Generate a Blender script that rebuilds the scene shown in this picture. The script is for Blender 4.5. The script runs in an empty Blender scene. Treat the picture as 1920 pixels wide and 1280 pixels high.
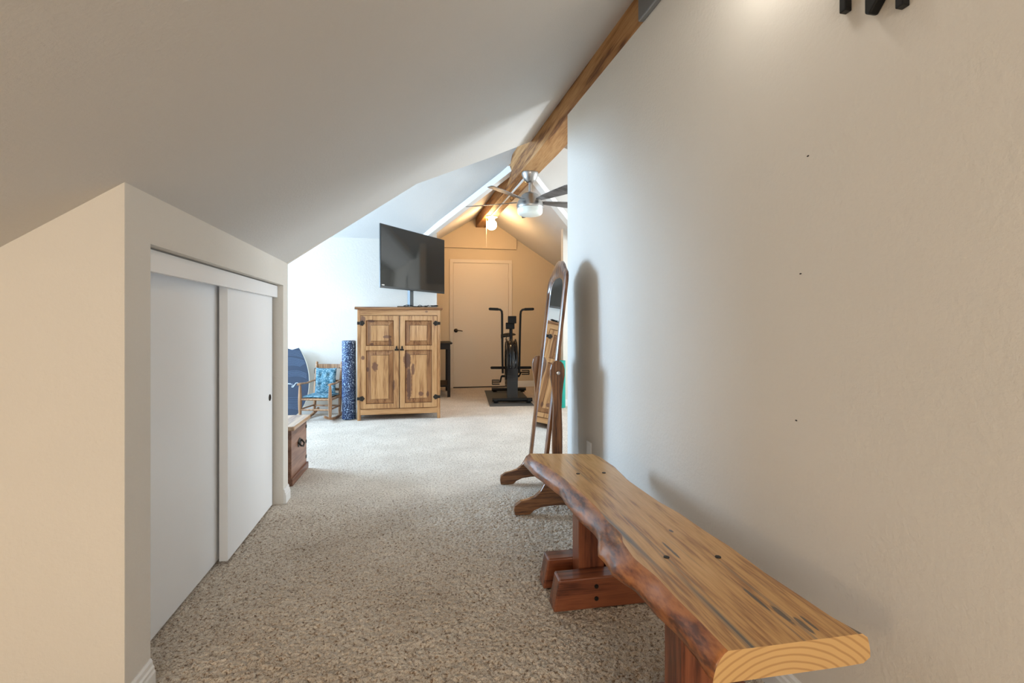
import bpy, bmesh, math, random
from mathutils import Vector, Matrix, noise
random.seed(7)
R = math.radians
S = bpy.context.scene
C = S.collection

# ------------------------------------------------------------------ camera
cam = bpy.data.objects.new('camera', bpy.data.cameras.new('camera'))
C.objects.link(cam)
cam.location = (0, 0, 1.05)
cam.rotation_euler = (R(90), 0, -math.atan(158/900))
cam.data.sensor_width = 36
cam.data.lens = 900/1920*36
cam.data.shift_y = -30/1920
cam.data.clip_start = 0.02
S.camera = cam

# ------------------------------------------------------------------ world and lights
S.view_settings.view_transform = 'Standard'
S.view_settings.look = 'None'
S.view_settings.exposure = 0.28
S.view_settings.gamma = 1
S.view_settings.use_curve_mapping = False
W = bpy.data.worlds.new('sky'); S.world = W; W.use_nodes = True
wb = W.node_tree.nodes['Background']
wb.inputs['Color'].default_value = (0.72, 0.85, 1.0, 1)
wb.inputs['Strength'].default_value = 1.2

def area(name, loc, direction, sx, sy, power, col):
    l = bpy.data.lights.new(name, 'AREA'); l.shape = 'RECTANGLE'
    l.size = sx; l.size_y = sy; l.energy = power; l.color = col
    o = bpy.data.objects.new(name, l); C.objects.link(o); o.location = loc
    o.rotation_euler = Vector(direction).to_track_quat('-Z', 'Y').to_euler()
    return o

def point(name, loc, power, col, r=0.05):
    l = bpy.data.lights.new(name, 'POINT'); l.energy = power; l.color = col; l.shadow_soft_size = r
    o = bpy.data.objects.new(name, l); C.objects.link(o); o.location = loc
    return o

# daylight at the dormer windows
area('daylight_left', (-3.72, 5.0, 1.45), (1, -0.42, -0.16), 1.5, 1.2, 235, (0.50, 0.73, 1.0))
area('daylight_right', (4.12, 4.6, 1.45), (-1, 0.05, 0.1), 1.5, 1.2, 95, (0.86, 0.94, 1.0))
# the part of the attic behind the camera: added fill light at an invented window, and a warm lamp
area('fill_back', (-0.2, -2.75, 1.35), (0.05, 1, 0.0), 1.8, 1.2, 56, (1.0, 0.92, 0.81))
point('warm_lamp', (-1.4, -0.5, 0.75), 15, (1.0, 0.72, 0.42), 0.12)

# ------------------------------------------------------------------ materials
def nodes_of(name):
    m = bpy.data.materials.new(name); m.use_nodes = True
    nt = m.node_tree
    return m, nt, nt.nodes, nt.links, nt.nodes['Principled BSDF']

def simple(name, col, rough=0.5, metal=0.0, spec=0.5, bump=0, bscale=200, coat=0):
    m, nt, N, L, P = nodes_of(name)
    P.inputs['Base Color'].default_value = (*col, 1)
    P.inputs['Roughness'].default_value = rough
    P.inputs['Metallic'].default_value = metal
    P.inputs['Specular IOR Level'].default_value = spec
    P.inputs['Coat Weight'].default_value = coat
    if bump:
        tc = N.new('ShaderNodeTexCoord'); n = N.new('ShaderNodeTexNoise'); b = N.new('ShaderNodeBump')
        n.inputs['Scale'].default_value = bscale; n.inputs['Detail'].default_value = 4
        b.inputs['Strength'].default_value = bump; b.inputs['Distance'].default_value = 0.004
        L.new(tc.outputs['Object'], n.inputs['Vector']); L.new(n.outputs['Fac'], b.inputs['Height'])
        L.new(b.outputs['Normal'], P.inputs['Normal'])
    return m

def paint(name, col, tex=0.35, scale=70):
    """orange-peel drywall paint"""
    m, nt, N, L, P = nodes_of(name)
    tc = N.new('ShaderNodeTexCoord')
    n = N.new('ShaderNodeTexNoise'); n.inputs['Scale'].default_value = scale; n.inputs['Detail'].default_value = 5
    n.inputs['Roughness'].default_value = 0.6
    n2 = N.new('ShaderNodeTexNoise'); n2.inputs['Scale'].default_value = 2.0; n2.inputs['Detail'].default_value = 3
    b = N.new('ShaderNodeBump'); b.inputs['Strength'].default_value = tex; b.inputs['Distance'].default_value = 0.006
    mx = N.new('ShaderNodeMix'); mx.data_type = 'RGBA'
    mx.inputs['A'].default_value = (*[c*0.96 for c in col], 1)
    mx.inputs['B'].default_value = (*[min(1, c*1.03) for c in col], 1)
    for a in (n, n2): L.new(tc.outputs['Object'], a.inputs['Vector'])
    L.new(n2.outputs['Fac'], mx.inputs['Factor']); L.new(mx.outputs['Result'], P.inputs['Base Color'])
    L.new(n.outputs['Fac'], b.inputs['Height']); L.new(b.outputs['Normal'], P.inputs['Normal'])
    P.inputs['Roughness'].default_value = 0.75
    P.inputs['Specular IOR Level'].default_value = 0.25
    return m

def wood(name, light, mid, dark, axis='Z', scale=9.0, rough=0.4, coat=0.0, knots=(), streak=None, along=0.06, salong=.12, knotcol=(0.09, 0.035, 0.015), contrast=1.0, bump=0.15):
    m, nt, N, L, P = nodes_of(name)
    tc = N.new('ShaderNodeTexCoord'); mp = N.new('ShaderNodeMapping')
    sc = [1, 1, 1]; sc['XYZ'.index(axis)] = along
    mp.inputs['Scale'].default_value = sc
    L.new(tc.outputs['Object'], mp.inputs['Vector'])
    big = N.new('ShaderNodeTexNoise'); big.inputs['Scale'].default_value = scale; big.inputs['Detail'].default_value = 2
    L.new(mp.outputs['Vector'], big.inputs['Vector'])
    # growth-ring lines: many bands out of one slow noise
    mul = N.new('ShaderNodeMath'); mul.operation = 'MULTIPLY'; mul.inputs[1].default_value = 26
    L.new(big.outputs['Fac'], mul.inputs[0])
    sn = N.new('ShaderNodeMath'); sn.operation = 'SINE'; L.new(mul.outputs[0], sn.inputs[0])
    fine = N.new('ShaderNodeTexNoise'); fine.inputs['Scale'].default_value = scale*14; fine.inputs['Detail'].default_value = 3
    L.new(mp.outputs['Vector'], fine.inputs['Vector'])
    ad = N.new('ShaderNodeMath'); ad.operation = 'MULTIPLY_ADD'; ad.inputs[1].default_value = 0.22*contrast
    L.new(sn.outputs[0], ad.inputs[0]); L.new(fine.outputs['Fac'], ad.inputs[2])
    r = N.new('ShaderNodeValToRGB')
    e = r.color_ramp.elements
    e[0].position = 0.22; e[0].color = (*dark, 1); e[1].position = 0.78; e[1].color = (*light, 1)
    k = e.new(0.45); k.color = (*mid, 1)
    L.new(ad.outputs[0], r.inputs['Fac'])
    out = r.outputs['Color']
    if streak:
        col, lo, hi, ssc = streak
        ms = N.new('ShaderNodeMapping'); s2 = [1, 1, 1]; s2['XYZ'.index(axis)] = salong; ms.inputs['Scale'].default_value = s2
        ms.inputs['Location'].default_value = (3.1, 1.7, 0.3)
        L.new(tc.outputs['Object'], ms.inputs['Vector'])
        ns = N.new('ShaderNodeTexNoise'); ns.inputs['Scale'].default_value = ssc; ns.inputs['Detail'].default_value = 5
        ns.inputs['Distortion'].default_value = 0.5
        L.new(ms.outputs['Vector'], ns.inputs['Vector'])
        mr = N.new('ShaderNodeMapRange'); mr.inputs['From Min'].default_value = lo; mr.inputs['From Max'].default_value = hi
        L.new(ns.outputs['Fac'], mr.inputs['Value'])
        mx = N.new('ShaderNodeMix'); mx.data_type = 'RGBA'; mx.inputs['B'].default_value = (*col, 1)
        L.new(mr.outputs['Result'], mx.inputs['Factor']); L.new(out, mx.inputs['A']); out = mx.outputs['Result']
    if knots:
        nz = N.new('ShaderNodeTexNoise'); nz.inputs['Scale'].default_value = 30; nz.inputs['Detail'].default_value = 5
        L.new(tc.outputs['Object'], nz.inputs['Vector'])
        tot = None
        for (cx, cy, cz, rx, ry, rz) in knots:
            s1 = N.new('ShaderNodeVectorMath'); s1.operation = 'SUBTRACT'; s1.inputs[1].default_value = (cx, cy, cz)
            d1 = N.new('ShaderNodeVectorMath'); d1.operation = 'DIVIDE'; d1.inputs[1].default_value = (rx, ry, rz)
            l1 = N.new('ShaderNodeVectorMath'); l1.operation = 'LENGTH'
            L.new(tc.outputs['Object'], s1.inputs[0]); L.new(s1.outputs[0], d1.inputs[0]); L.new(d1.outputs[0], l1.inputs[0])
            a1 = N.new('ShaderNodeMath'); a1.operation = 'ADD'
            L.new(l1.outputs['Value'], a1.inputs[0]); L.new(nz.outputs['Fac'], a1.inputs[1])
            m1 = N.new('ShaderNodeMapRange'); m1.inputs['From Min'].default_value = 1.55; m1.inputs['From Max'].default_value = 1.30
            L.new(a1.outputs[0], m1.inputs['Value'])
            if tot is None: tot = m1.outputs['Result']
            else:
                mm = N.new('ShaderNodeMath'); mm.operation = 'MAXIMUM'
                L.new(tot, mm.inputs[0]); L.new(m1.outputs['Result'], mm.inputs[1]); tot = mm.outputs[0]
        f = N.new('ShaderNodeMath'); f.operation = 'MULTIPLY'; f.inputs[1].default_value = 0.85; L.new(tot, f.inputs[0])
        mx = N.new('ShaderNodeMix'); mx.data_type = 'RGBA'; mx.inputs['B'].default_value = (*knotcol, 1)
        L.new(f.outputs[0], mx.inputs['Factor']); L.new(out, mx.inputs['A']); out = mx.outputs['Result']
    L.new(out, P.inputs['Base Color'])
    b = N.new('ShaderNodeBump'); b.inputs['Strength'].default_value = bump; b.inputs['Distance'].default_value = 0.002
    L.new(fine.outputs['Fac'], b.inputs['Height']); L.new(b.outputs['Normal'], P.inputs['Normal'])
    P.inputs['Roughness'].default_value = rough
    P.inputs['Coat Weight'].default_value = coat; P.inputs['Coat Roughness'].default_value = 0.12
    return m

def carpet_mat():
    m, nt, N, L, P = nodes_of('carpet')
    tc = N.new('ShaderNodeTexCoord')
    n = N.new('ShaderNodeTexNoise'); n.inputs['Scale'].default_value = 105; n.inputs['Detail'].default_value = 3; n.inputs['Roughness'].default_value = 0.6; n.inputs['Distortion'].default_value = 0.6
    v = N.new('ShaderNodeTexVoronoi'); v.inputs['Scale'].default_value = 150
    big = N.new('ShaderNodeTexNoise'); big.inputs['Scale'].default_value = 3.0; big.inputs['Detail'].default_value = 5
    mid = N.new('ShaderNodeTexNoise'); mid.inputs['Scale'].default_value = 30; mid.inputs['Detail'].default_value = 4
    for a in (n, v, big, mid): L.new(tc.outputs['Object'], a.inputs['Vector'])
    r = N.new('ShaderNodeValToRGB'); e = r.color_ramp.elements
    e[0].position = 0.32; e[0].color = (0.20, 0.12, 0.07, 1)
    e[1].position = 0.66; e[1].color = (0.88, 0.80, 0.69, 1)
    k = e.new(0.39); k.color = (0.43, 0.33, 0.235, 1)
    k = e.new(0.45); k.color = (0.72, 0.605, 0.485, 1)
    k = e.new(0.54); k.color = (0.81, 0.72, 0.605, 1)
    L.new(n.outputs['Fac'], r.inputs['Fac'])
    mx = N.new('ShaderNodeMix'); mx.data_type = 'RGBA'; mx.blend_type = 'MULTIPLY'; mx.inputs['Factor'].default_value = 1
    r2 = N.new('ShaderNodeValToRGB'); e2 = r2.color_ramp.elements
    e2[0].position = 0.35; e2[0].color = (0.84, 0.82, 0.80, 1); e2[1].position = 0.65; e2[1].color = (1, 1, 1, 1)
    L.new(big.outputs['Fac'], r2.inputs['Fac'])
    L.new(r.outputs['Color'], mx.inputs['A']); L.new(r2.outputs['Color'], mx.inputs['B'])
    fib = N.new('ShaderNodeTexNoise'); fib.inputs['Scale'].default_value = 330; fib.inputs['Detail'].default_value = 3
    L.new(tc.outputs['Object'], fib.inputs['Vector'])
    r3 = N.new('ShaderNodeValToRGB'); e3 = r3.color_ramp.elements
    e3[0].position = 0.36; e3[0].color = (0.68, 0.64, 0.60, 1); e3[1].position = 0.56; e3[1].color = (1, 1, 1, 1)
    L.new(fib.outputs['Fac'], r3.inputs['Fac'])
    mx2 = N.new('ShaderNodeMix'); mx2.data_type = 'RGBA'; mx2.blend_type = 'MULTIPLY'; mx2.inputs['Factor'].default_value = 1
    L.new(mx.outputs['Result'], mx2.inputs['A']); L.new(r3.outputs['Color'], mx2.inputs['B'])
    L.new(mx2.outputs['Result'], P.inputs['Base Color'])
    ad = N.new('ShaderNodeMath'); ad.operation = 'ADD'; L.new(n.outputs['Fac'], ad.inputs[0]); L.new(mid.outputs['Fac'], ad.inputs[1])
    b = N.new('ShaderNodeBump'); b.inputs['Strength'].default_value = 0.8; b.inputs['Distance'].default_value = 0.010
    L.new(ad.outputs[0], b.inputs['Height']); L.new(b.outputs['Normal'], P.inputs['Normal'])
    P.inputs['Roughness'].default_value = 0.95; P.inputs['Specular IOR Level'].default_value = 0.1
    P.inputs['Sheen Weight'].default_value = 0.3
    return m

def speckle(name, base, spot, scale=60, thr=0.25, rough=0.5):
    m, nt, N, L, P = nodes_of(name)
    tc = N.new('ShaderNodeTexCoord'); v = N.new('ShaderNodeTexNoise'); v.inputs['Scale'].default_value = scale
    v.inputs['Detail'].default_value = 2
    L.new(tc.outputs['Object'], v.inputs['Vector'])
    mr = N.new('ShaderNodeMapRange'); mr.inputs['From Min'].default_value = thr; mr.inputs['From Max'].default_value = thr+.05
    L.new(v.outputs['Fac'], mr.inputs['Value'])
    mx = N.new('ShaderNodeMix'); mx.data_type = 'RGBA'
    mx.inputs['A'].default_value = (*base, 1); mx.inputs['B'].default_value = (*spot, 1)
    L.new(mr.outputs['Result'], mx.inputs['Factor']); L.new(mx.outputs['Result'], P.inputs['Base Color'])
    P.inputs['Roughness'].default_value = rough
    return m

def emis(name, col, strength):
    m, nt, N, L, P = nodes_of(name)
    P.inputs['Base Color'].default_value = (*col, 1)
    P.inputs['Emission Color'].default_value = (*col, 1)
    P.inputs['Emission Strength'].default_value = strength
    return m

M = {}
M['wall'] = paint('wall_paint', (0.76, 0.72, 0.655))
M['ceil'] = paint('ceiling_paint', (0.67, 0.655, 0.63), 0.3, 90)
M['trim'] = simple('trim_paint', (0.82, 0.81, 0.79), 0.4)
M['door'] = simple('door_paint', (0.90, 0.905, 0.91), 0.45, bump=0.05, bscale=60)
M['creamdoor'] = simple('cream_door_paint', (0.72, 0.625, 0.50), 0.45)
M['gable'] = paint('lamp_tinted_gable_paint', (0.66, 0.545, 0.385), 0.12)  # tan holds the globe lamp's warm light, put into the paint
M['carpet'] = carpet_mat()
M['beam'] = wood('beam_wood', (0.50, 0.27, 0.105), (0.36, 0.165, 0.05), (0.16, 0.06, 0.018), 'Y', 6, 0.65, along=0.07,
                 bump=0.4)
M['galv'] = simple('galvanised_steel', (0.30, 0.31, 0.32), 0.45, 0.9, bump=0.3, bscale=40)
M['black'] = simple('black_metal', (0.008, 0.008, 0.008), 0.4, 0.0, 0.3)
M['blackgloss'] = simple('black_gloss_plastic', (0.010, 0.010, 0.011), 0.12, 0.0)
M['rubber'] = simple('black_rubber', (0.010, 0.010, 0.010), 0.65, 0.0, 0.25)
M['chrome'] = simple('chrome', (0.6, 0.6, 0.6), 0.18, 1.0)
M['nickel'] = simple('brushed_nickel', (0.42, 0.41, 0.40), 0.32, 1.0)
M['iron'] = simple('dark_iron', (0.03, 0.026, 0.022), 0.45, 0.7, bump=0.5, bscale=120)
M['bronze'] = simple('oil_rubbed_bronze', (0.035, 0.025, 0.02), 0.35, 0.8)
M['mirror'] = simple('mirror_glass', (0.92, 0.94, 0.94), 0.01, 1.0)
M['screen'] = simple('tv_screen', (0.012, 0.015, 0.016), 0.07, 0.0, 0.8)
M['bezel'] = simple('tv_bezel', (0.02, 0.025, 0.027), 0.3)
M['steelgrey'] = simple('stand_steel', (0.06, 0.07, 0.075), 0.4, 0.2)
M['glass_frost'] = simple('frosted_glass', (0.82, 0.88, 0.84), 0.35)
M['blade'] = wood('fan_blade_wood', (0.17, 0.16, 0.155), (0.12, 0.11, 0.105), (0.06, 0.055, 0.05), 'X', 12, 0.45)
M['globe'] = emis('lit_globe', (1.0, 0.62, 0.28), 95)
M['mat'] = simple('grey_rubber_mat', (0.075, 0.08, 0.08), 0.7, bump=0.2, bscale=80)
M['teal'] = simple('teal_foam', (0.0, 0.30, 0.24), 0.55)
M['roller'] = speckle('speckled_foam', (0.006, 0.028, 0.10), (0.45, 0.62, 0.85), 100, 0.57, 0.4)
M['cushion'] = None
M['paleblue'] = simple('pale_rail', (0.80, 0.76, 0.66), 0.5)
M['white'] = simple('white_plastic', (0.80, 0.80, 0.78), 0.35)
M['boardwhite'] = simple('board_print', (0.16, 0.25, 0.40), 0.4)
M['boardlogo'] = simple('board_logo', (0.80, 0.86, 0.95), 0.4)
M['espresso'] = simple('espresso_wood', (0.014, 0.009, 0.007), 0.5, spec=.25)
M['gap_shade_marks'] = simple('gap_shade_and_marks', (0.05, 0.045, 0.04), 0.8)  # painted shade for door gap and closet, also colour of the wall marks
M['rock'] = wood('chair_wood', (0.42, 0.235, 0.12), (0.33, 0.175, 0.085), (0.18, 0.085, 0.04), 'Z', 14, 0.4)
M['oak'] = wood('mirror_oak', (0.25, 0.108, 0.036), (0.165, 0.064, 0.020), (0.07, 0.025, 0.008), 'Z', 22, 0.35, 0.3)
M['oakx'] = wood('mirror_oak_foot', (0.23, 0.098, 0.032), (0.15, 0.058, 0.018), (0.065, 0.024, 0.008), 'X', 26, 0.35, 0.3)
M['redwood'] = wood('bench_redwood', (0.27, 0.085, 0.035), (0.19, 0.055, 0.024), (0.08, 0.022, 0.010), 'X', 12, 0.35, 0.4)
M['redwoodz'] = wood('bench_redwood_post', (0.27, 0.085, 0.035), (0.19, 0.055, 0.024), (0.08, 0.022, 0.010), 'Z', 12, 0.35, 0.4)
M['cedar'] = wood('chest_cedar', (0.33, 0.165, 0.10), (0.23, 0.105, 0.06), (0.11, 0.045, 0.022), 'Y', 8, 0.45, 0.1,
                  streak=((0.12, 0.04, 0.02), .55, .68, 6))
M['cedarlid'] = wood('chest_lid_wood', (0.55, 0.36, 0.22), (0.42, 0.25, 0.14), (0.22, 0.10, 0.05), 'Y', 8, 0.3, 0.3)

def cushion_mat():
    m, nt, N, L, P = nodes_of('blue_print_fabric')
    tc = N.new('ShaderNodeTexCoord'); n = N.new('ShaderNodeTexNoise'); n.inputs['Scale'].default_value = 55
    n.inputs['Detail'].default_value = 3; n.inputs['Distortion'].default_value = 1.5
    L.new(tc.outputs['Object'], n.inputs['Vector'])
    r = N.new('ShaderNodeValToRGB'); e = r.color_ramp.elements
    e[0].position = 0.38; e[0].color = (0.02, 0.09, 0.14, 1); e[1].position = 0.62; e[1].color = (0.30, 0.42, 0.48, 1)
    k = e.new(0.5); k.color = (0.07, 0.20, 0.26, 1)
    L.new(n.outputs['Fac'], r.inputs['Fac']); L.new(r.outputs['Color'], P.inputs['Base Color'])
    P.inputs['Roughness'].default_value = 0.85
    return m
M['cushion'] = cushion_mat()

# ------------------------------------------------------------------ mesh helpers
class B:
    def __init__(self): self.bm = bmesh.new(); self.mi = 0
    def face(self, vs, mi=None):
        try: f = self.bm.faces.new(vs)
        except ValueError: return None
        f.material_index = self.mi if mi is None else mi
        return f
    def box(self, x0, x1, y0, y1, z0, z1, M4=None):
        co = [(x, y, z) for z in (z0, z1) for x, y in ((x0, y0), (x1, y0), (x1, y1), (x0, y1))]
        v = [self.bm.verts.new((M4 @ Vector(c)) if M4 else c) for c in co]
        for q in ((3, 2, 1, 0), (4, 5, 6, 7), (0, 1, 5, 4), (1, 2, 6, 5), (2, 3, 7, 6), (3, 0, 4, 7)):
            self.face([v[i] for i in q])
        return self
    def prism(self, pts, axis, a, b):
        """polygon pts in the two other axes (in XYZ order), extruded from a to b along axis"""
        def mk(p, t):
            if axis == 'X': return (t, p[0], p[1])
            if axis == 'Y': return (p[0], t, p[1])
            return (p[0], p[1], t)
        v0 = [self.bm.verts.new(mk(p, a)) for p in pts]; v1 = [self.bm.verts.new(mk(p, b)) for p in pts]
        n = len(pts)
        self.face(v0[::-1]); self.face(v1)
        for i in range(n): self.face([v0[i], v0[(i+1) % n], v1[(i+1) % n], v1[i]])
        return self
    def loft(self, rings, closed=False, caps=True):
        vr = [[self.bm.verts.new(p) for p in r] for r in rings]
        n = len(vr[0])
        for a, b in zip(vr, vr[1:] + ([vr[0]] if closed else [])):
            for i in range(n): self.face([a[i], a[(i+1) % n], b[(i+1) % n], b[i]])
        if caps and not closed: self.face(vr[0][::-1]); self.face(vr[-1])
        return vr
    def tube(self, path, r, seg=12, closed=False, flat=1.0):
        path = [Vector(p) for p in path]; n = len(path)
        rs = r if isinstance(r, (list, tuple)) else [r]*n
        rings = []; up = None
        for i, p in enumerate(path):
            if closed: t = path[(i+1) % n]-path[i-1]
            else: t = path[min(i+1, n-1)]-path[max(i-1, 0)]
            t.normalize()
            if up is None:
                up = Vector((0, 0, 1)) if abs(t.z) < 0.9 else Vector((1, 0, 0))
            a = (up - t*up.dot(t)).normalized(); b = t.cross(a); up = a
            rings.append([p + (a*math.cos(k*2*math.pi/seg)*flat + b*math.sin(k*2*math.pi/seg))*rs[i] for k in range(seg)])
        self.loft(rings, closed); return self
    def lathe(self, prof, c=(0, 0, 0), seg=28, M4=None):
        rings = []
        for r, z in prof:
            ring = [Vector((r*math.cos(k*2*math.pi/seg), r*math.sin(k*2*math.pi/seg), z)) for k in range(seg)]
            rings.append([(M4 @ q if M4 else q) + Vector(c) for q in ring])
        self.loft(rings); return self
    def ball(self, c, r, seg=20, sx=1, sy=1, sz=1):
        prof = [(max(1e-4, r*math.sin(math.pi*i/12)), -r*math.cos(math.pi*i/12)) for i in range(13)]
        self.lathe(prof, c, seg, Matrix.Diagonal((sx, sy, sz))); return self

def obj(name, b, mat, parent=None, bevel=0, smooth=False, loc=None, seg=2):
    me = bpy.data.meshes.new(name)
    bmesh.ops.remove_doubles(b.bm, verts=b.bm.verts, dist=1e-6)
    bmesh.ops.recalc_face_normals(b.bm, faces=b.bm.faces)
    if smooth:
        for f in b.bm.faces: f.smooth = True
    b.bm.to_mesh(me); b.bm.free()
    o = bpy.data.objects.new(name, me); C.objects.link(o)
    for m in (mat if isinstance(mat, (list, tuple)) else [mat]): me.materials.append(m)
    if smooth:
        es = o.modifiers.new('split', 'EDGE_SPLIT'); es.split_angle = R(38)
    if bevel:
        bv = o.modifiers.new('bevel', 'BEVEL'); bv.width = bevel; bv.segments = seg; bv.limit_method = 'ANGLE'; bv.angle_limit = R(35)
    if parent: o.parent = parent
    if loc: o.location = loc
    return o

def tag(o, label, cat, group=None, kind=None):
    o['label'] = label; o['category'] = cat
    if group: o['group'] = group
    if kind: o['kind'] = kind
    return o

def thing(name, label, cat, loc=(0, 0, 0), rz=0, group=None):
    o = bpy.data.objects.new(name, None); C.objects.link(o); o.empty_display_size = 0.1
    o.location = loc; o.rotation_euler = (0, 0, rz)
    return tag(o, label, cat, group)

def struct(name, b, mat, **k):
    o = obj(name, b, mat, **k); o['kind'] = 'structure'; return o

def lerp(a, b, t): return a+(b-a)*t
def interp(tab, x):
    tab = sorted(tab)
    if x <= tab[0][0]: return tab[0][1]
    for (a, u), (b, v) in zip(tab, tab[1:]):
        if x <= b: return u+(v-u)*(x-a)/(b-a)
    return tab[-1][1]

# ------------------------------------------------------------------ room shell
YN, YH, YD, YF = -2.6, 3.12, 6.05, 8.10      # back wall, hall end, dormer back wall, far gable wall
WX = lambda y: 1.0277-0.029*y                # face of the right wall / left face of the ridge beam
BZ = lambda y: 2.425+0.0445*(y-1.89)         # underside of the ridge beam
def cz(x, y):                                # near sloping ceiling: from the closet wall up to the beam
    z0 = 1.41+0.0178*(y-1.43)
    return z0+(BZ(y)+.16-z0)/(WX(y)+.82)*(x+.82)

b = B(); b.box(-3.75, 4.15, 3.13, YF+.15, -.08, 0); b.box(-3.75, -.90, YN-.15, 3.13, -.08, 0); b.box(.955, 4.15, YN-.15, 3.13, -.08, 0); b.box(-.90, .955, YN-.15, 3.13, -.08, -.013); struct('floor', b, M['carpet'])

# tufted pile of the carpet in the hall, as real relief
import numpy as np
def pile(x0, x1, y0, y1, st):
    rng = np.random.default_rng(4)
    nx, ny = int((x1-x0)/st), int((y1-y0)/st)
    def blur(a, k):
        for _ in range(k):
            a = (a+np.roll(a, 1, 0)+np.roll(a, -1, 0))/3; a = (a+np.roll(a, 1, 1)+np.roll(a, -1, 1))/3
        return a
    def norm(a): a = a-a.mean(); return a/a.std()
    t1 = norm(blur(rng.random((ny, nx)), 1)); t2 = norm(blur(rng.random((ny, nx)), 5)); t3 = norm(blur(rng.random((ny, nx)), 60))
    h = -.0030+.0016*np.clip(t1, -2.5, 2)+.0016*np.clip(t2, -2.5, 1.5)+.0008*t3
    X, Y = np.meshgrid(np.linspace(x0, x1, nx), np.linspace(y0, y1, ny))
    fade = np.clip((y1-Y)/.4, 0, 1)
    h = np.minimum(h*fade, .0008)
    X = X+(rng.random((ny, nx))-.5)*st*.7; Y = Y+(rng.random((ny, nx))-.5)*st*.7
    co = np.stack([X, Y, h], -1).reshape(-1, 3).astype(np.float32)
    i = np.arange(ny*nx).reshape(ny, nx)
    q = np.stack([i[:-1, :-1], i[:-1, 1:], i[1:, 1:], i[1:, :-1]], -1).reshape(-1, 4).astype(np.int32)
    me = bpy.data.meshes.new('carpet_pile')
    me.vertices.add(len(co)); me.vertices.foreach_set('co', co.ravel())
    me.loops.add(q.size); me.loops.foreach_set('vertex_index', q.ravel())
    me.polygons.add(len(q)); me.polygons.foreach_set('loop_start', np.arange(0, q.size, 4, dtype=np.int32))
    me.update(calc_edges=True); me.validate()
    o = bpy.data.objects.new('carpet_pile', me); C.objects.link(o); me.materials.append(M['carpet'])
    return tag(o, 'tan flecked cut-pile carpet covering the hall floor', 'carpet', kind='stuff')
pile(-.90, .955, .75, 3.13, .0030)

# near left sloping ceiling (slightly twisted plane, as built)
b = B(); T = 0.04
rows = [YN-.1, -1.5, -.5, .5, 1.0, 1.46, 1.9, 2.3, 2.7, YH]
def strip(b, y0, y1, xl0, xl1, xr0, xr1, n=8):
    for i in range(n):
        a0, a1 = lerp(xl0, xr0, i/n), lerp(xl0, xr0, (i+1)/n)
        c0, c1 = lerp(xl1, xr1, i/n), lerp(xl1, xr1, (i+1)/n)
        q = [(a0, y0), (a1, y0), (c1, y1), (c0, y1)]
        v = [b.bm.verts.new((x, y, cz(x, y))) for x, y in q]
        b.face(v)
for y0, y1 in zip(rows, rows[1:]):
    xl = -2.35 if y1 <= 1.47 else -0.98
    strip(b, y0, y1, xl, xl, WX(y0)+.02, WX(y1)+.02)
tri = [(-.07, YH), (WX(YH)+.02, YH), (WX(3.7)+.02, 3.7), (WX(4.2)+.02, 4.2), (.45, 3.68)]
v = [b.bm.verts.new((x, y, cz(x, y))) for x, y in tri]; b.face([v[0], v[1], v[4]]); b.face([v[1], v[2], v[4]]); b.face([v[2], v[3], v[4]])
ce = struct('ceiling_near', b, M['ceil'])
so = ce.modifiers.new('thick', 'SOLIDIFY'); so.thickness = 0.03; so.offset = 1
# flip so thickness grows upwards
for p in ce.data.polygons:
    if p.normal.z > 0: p.flip()
so.offset = -1

def sheet(name, faces, mat):
    b = B()
    for f in faces:
        v = [b.bm.verts.new(p) for p in f]; b.face(v)
    bmesh.ops.triangulate(b.bm, faces=b.bm.faces)
    o = struct(name, b, mat)
    for p in o.data.polygons:
        if p.normal.z > 0: p.flip()
    s_ = o.modifiers.new('thick', 'SOLIDIFY'); s_.thickness = 0.03; s_.offset = -1
    return o
# cross gable over the two dormers
zn = lambda y: 1.965+0.70*(y-YH)
zf = lambda y: 2.11+0.73*(YD-y)
yr = 4.75
sheet('ceiling_dormer_near', [[(x, y, zn(y)) for x, y in q] for q in (((-3.7, YH-.05), (-.1, YH-.05), (.93, 4.2), (-3.7, 4.2)), ((1.1, 4.2), (2.1, YH-.05), (4.1, YH-.05), (4.1, 4.2)), ((-3.7, 4.2), (4.1, 4.2), (4.1, yr), (-3.7, yr)))], M['ceil'])
sheet('ceiling_dormer_far', [[(x, y, zf(y)) for x, y in q] for q in (((-3.7, YD+.05), (-.09, YD+.05), (.88, 5.11), (-3.7, 5.11)), ((1.08, 5.11), (2.07, YD+.05), (4.1, YD+.05), (4.1, 5.11)), ((-3.7, 5.11), (4.1, 5.11), (4.1, yr), (-3.7, yr)))], M['ceil'])
zl = lambda x, y: BZ(y)+.16-(WX(y)-x)*.62
zr = lambda x, y: BZ(y)+.16-(x-WX(y)-.19)*.65
sheet('ceiling_far_left', [[(x, y, zl(x, y)) for x, y in ((.89, 5.11), (-.09, YD+.03), (-.09, YF+.05), (WX(YF)+.02, YF+.05), (WX(6.5)+.02, 6.5))]], M['ceil'])
sheet('ceiling_far_right', [[(x, y, zr(x, y)) for x, y in ((1.06, 5.11), (2.07, YD+.03), (2.8, YD+.03), (2.8, YF+.05), (WX(YF)+.17, YF+.05), (WX(6.5)+.17, 6.5))]], M['ceil'])
sheet('ceiling_near_right', [[(x, y, z) for x, y, z in ((1.10, YH-.05, 2.63), (2.12, YH-.05, 1.93), (1.09, 4.21, 2.69))]], M['ceil'])

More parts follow.
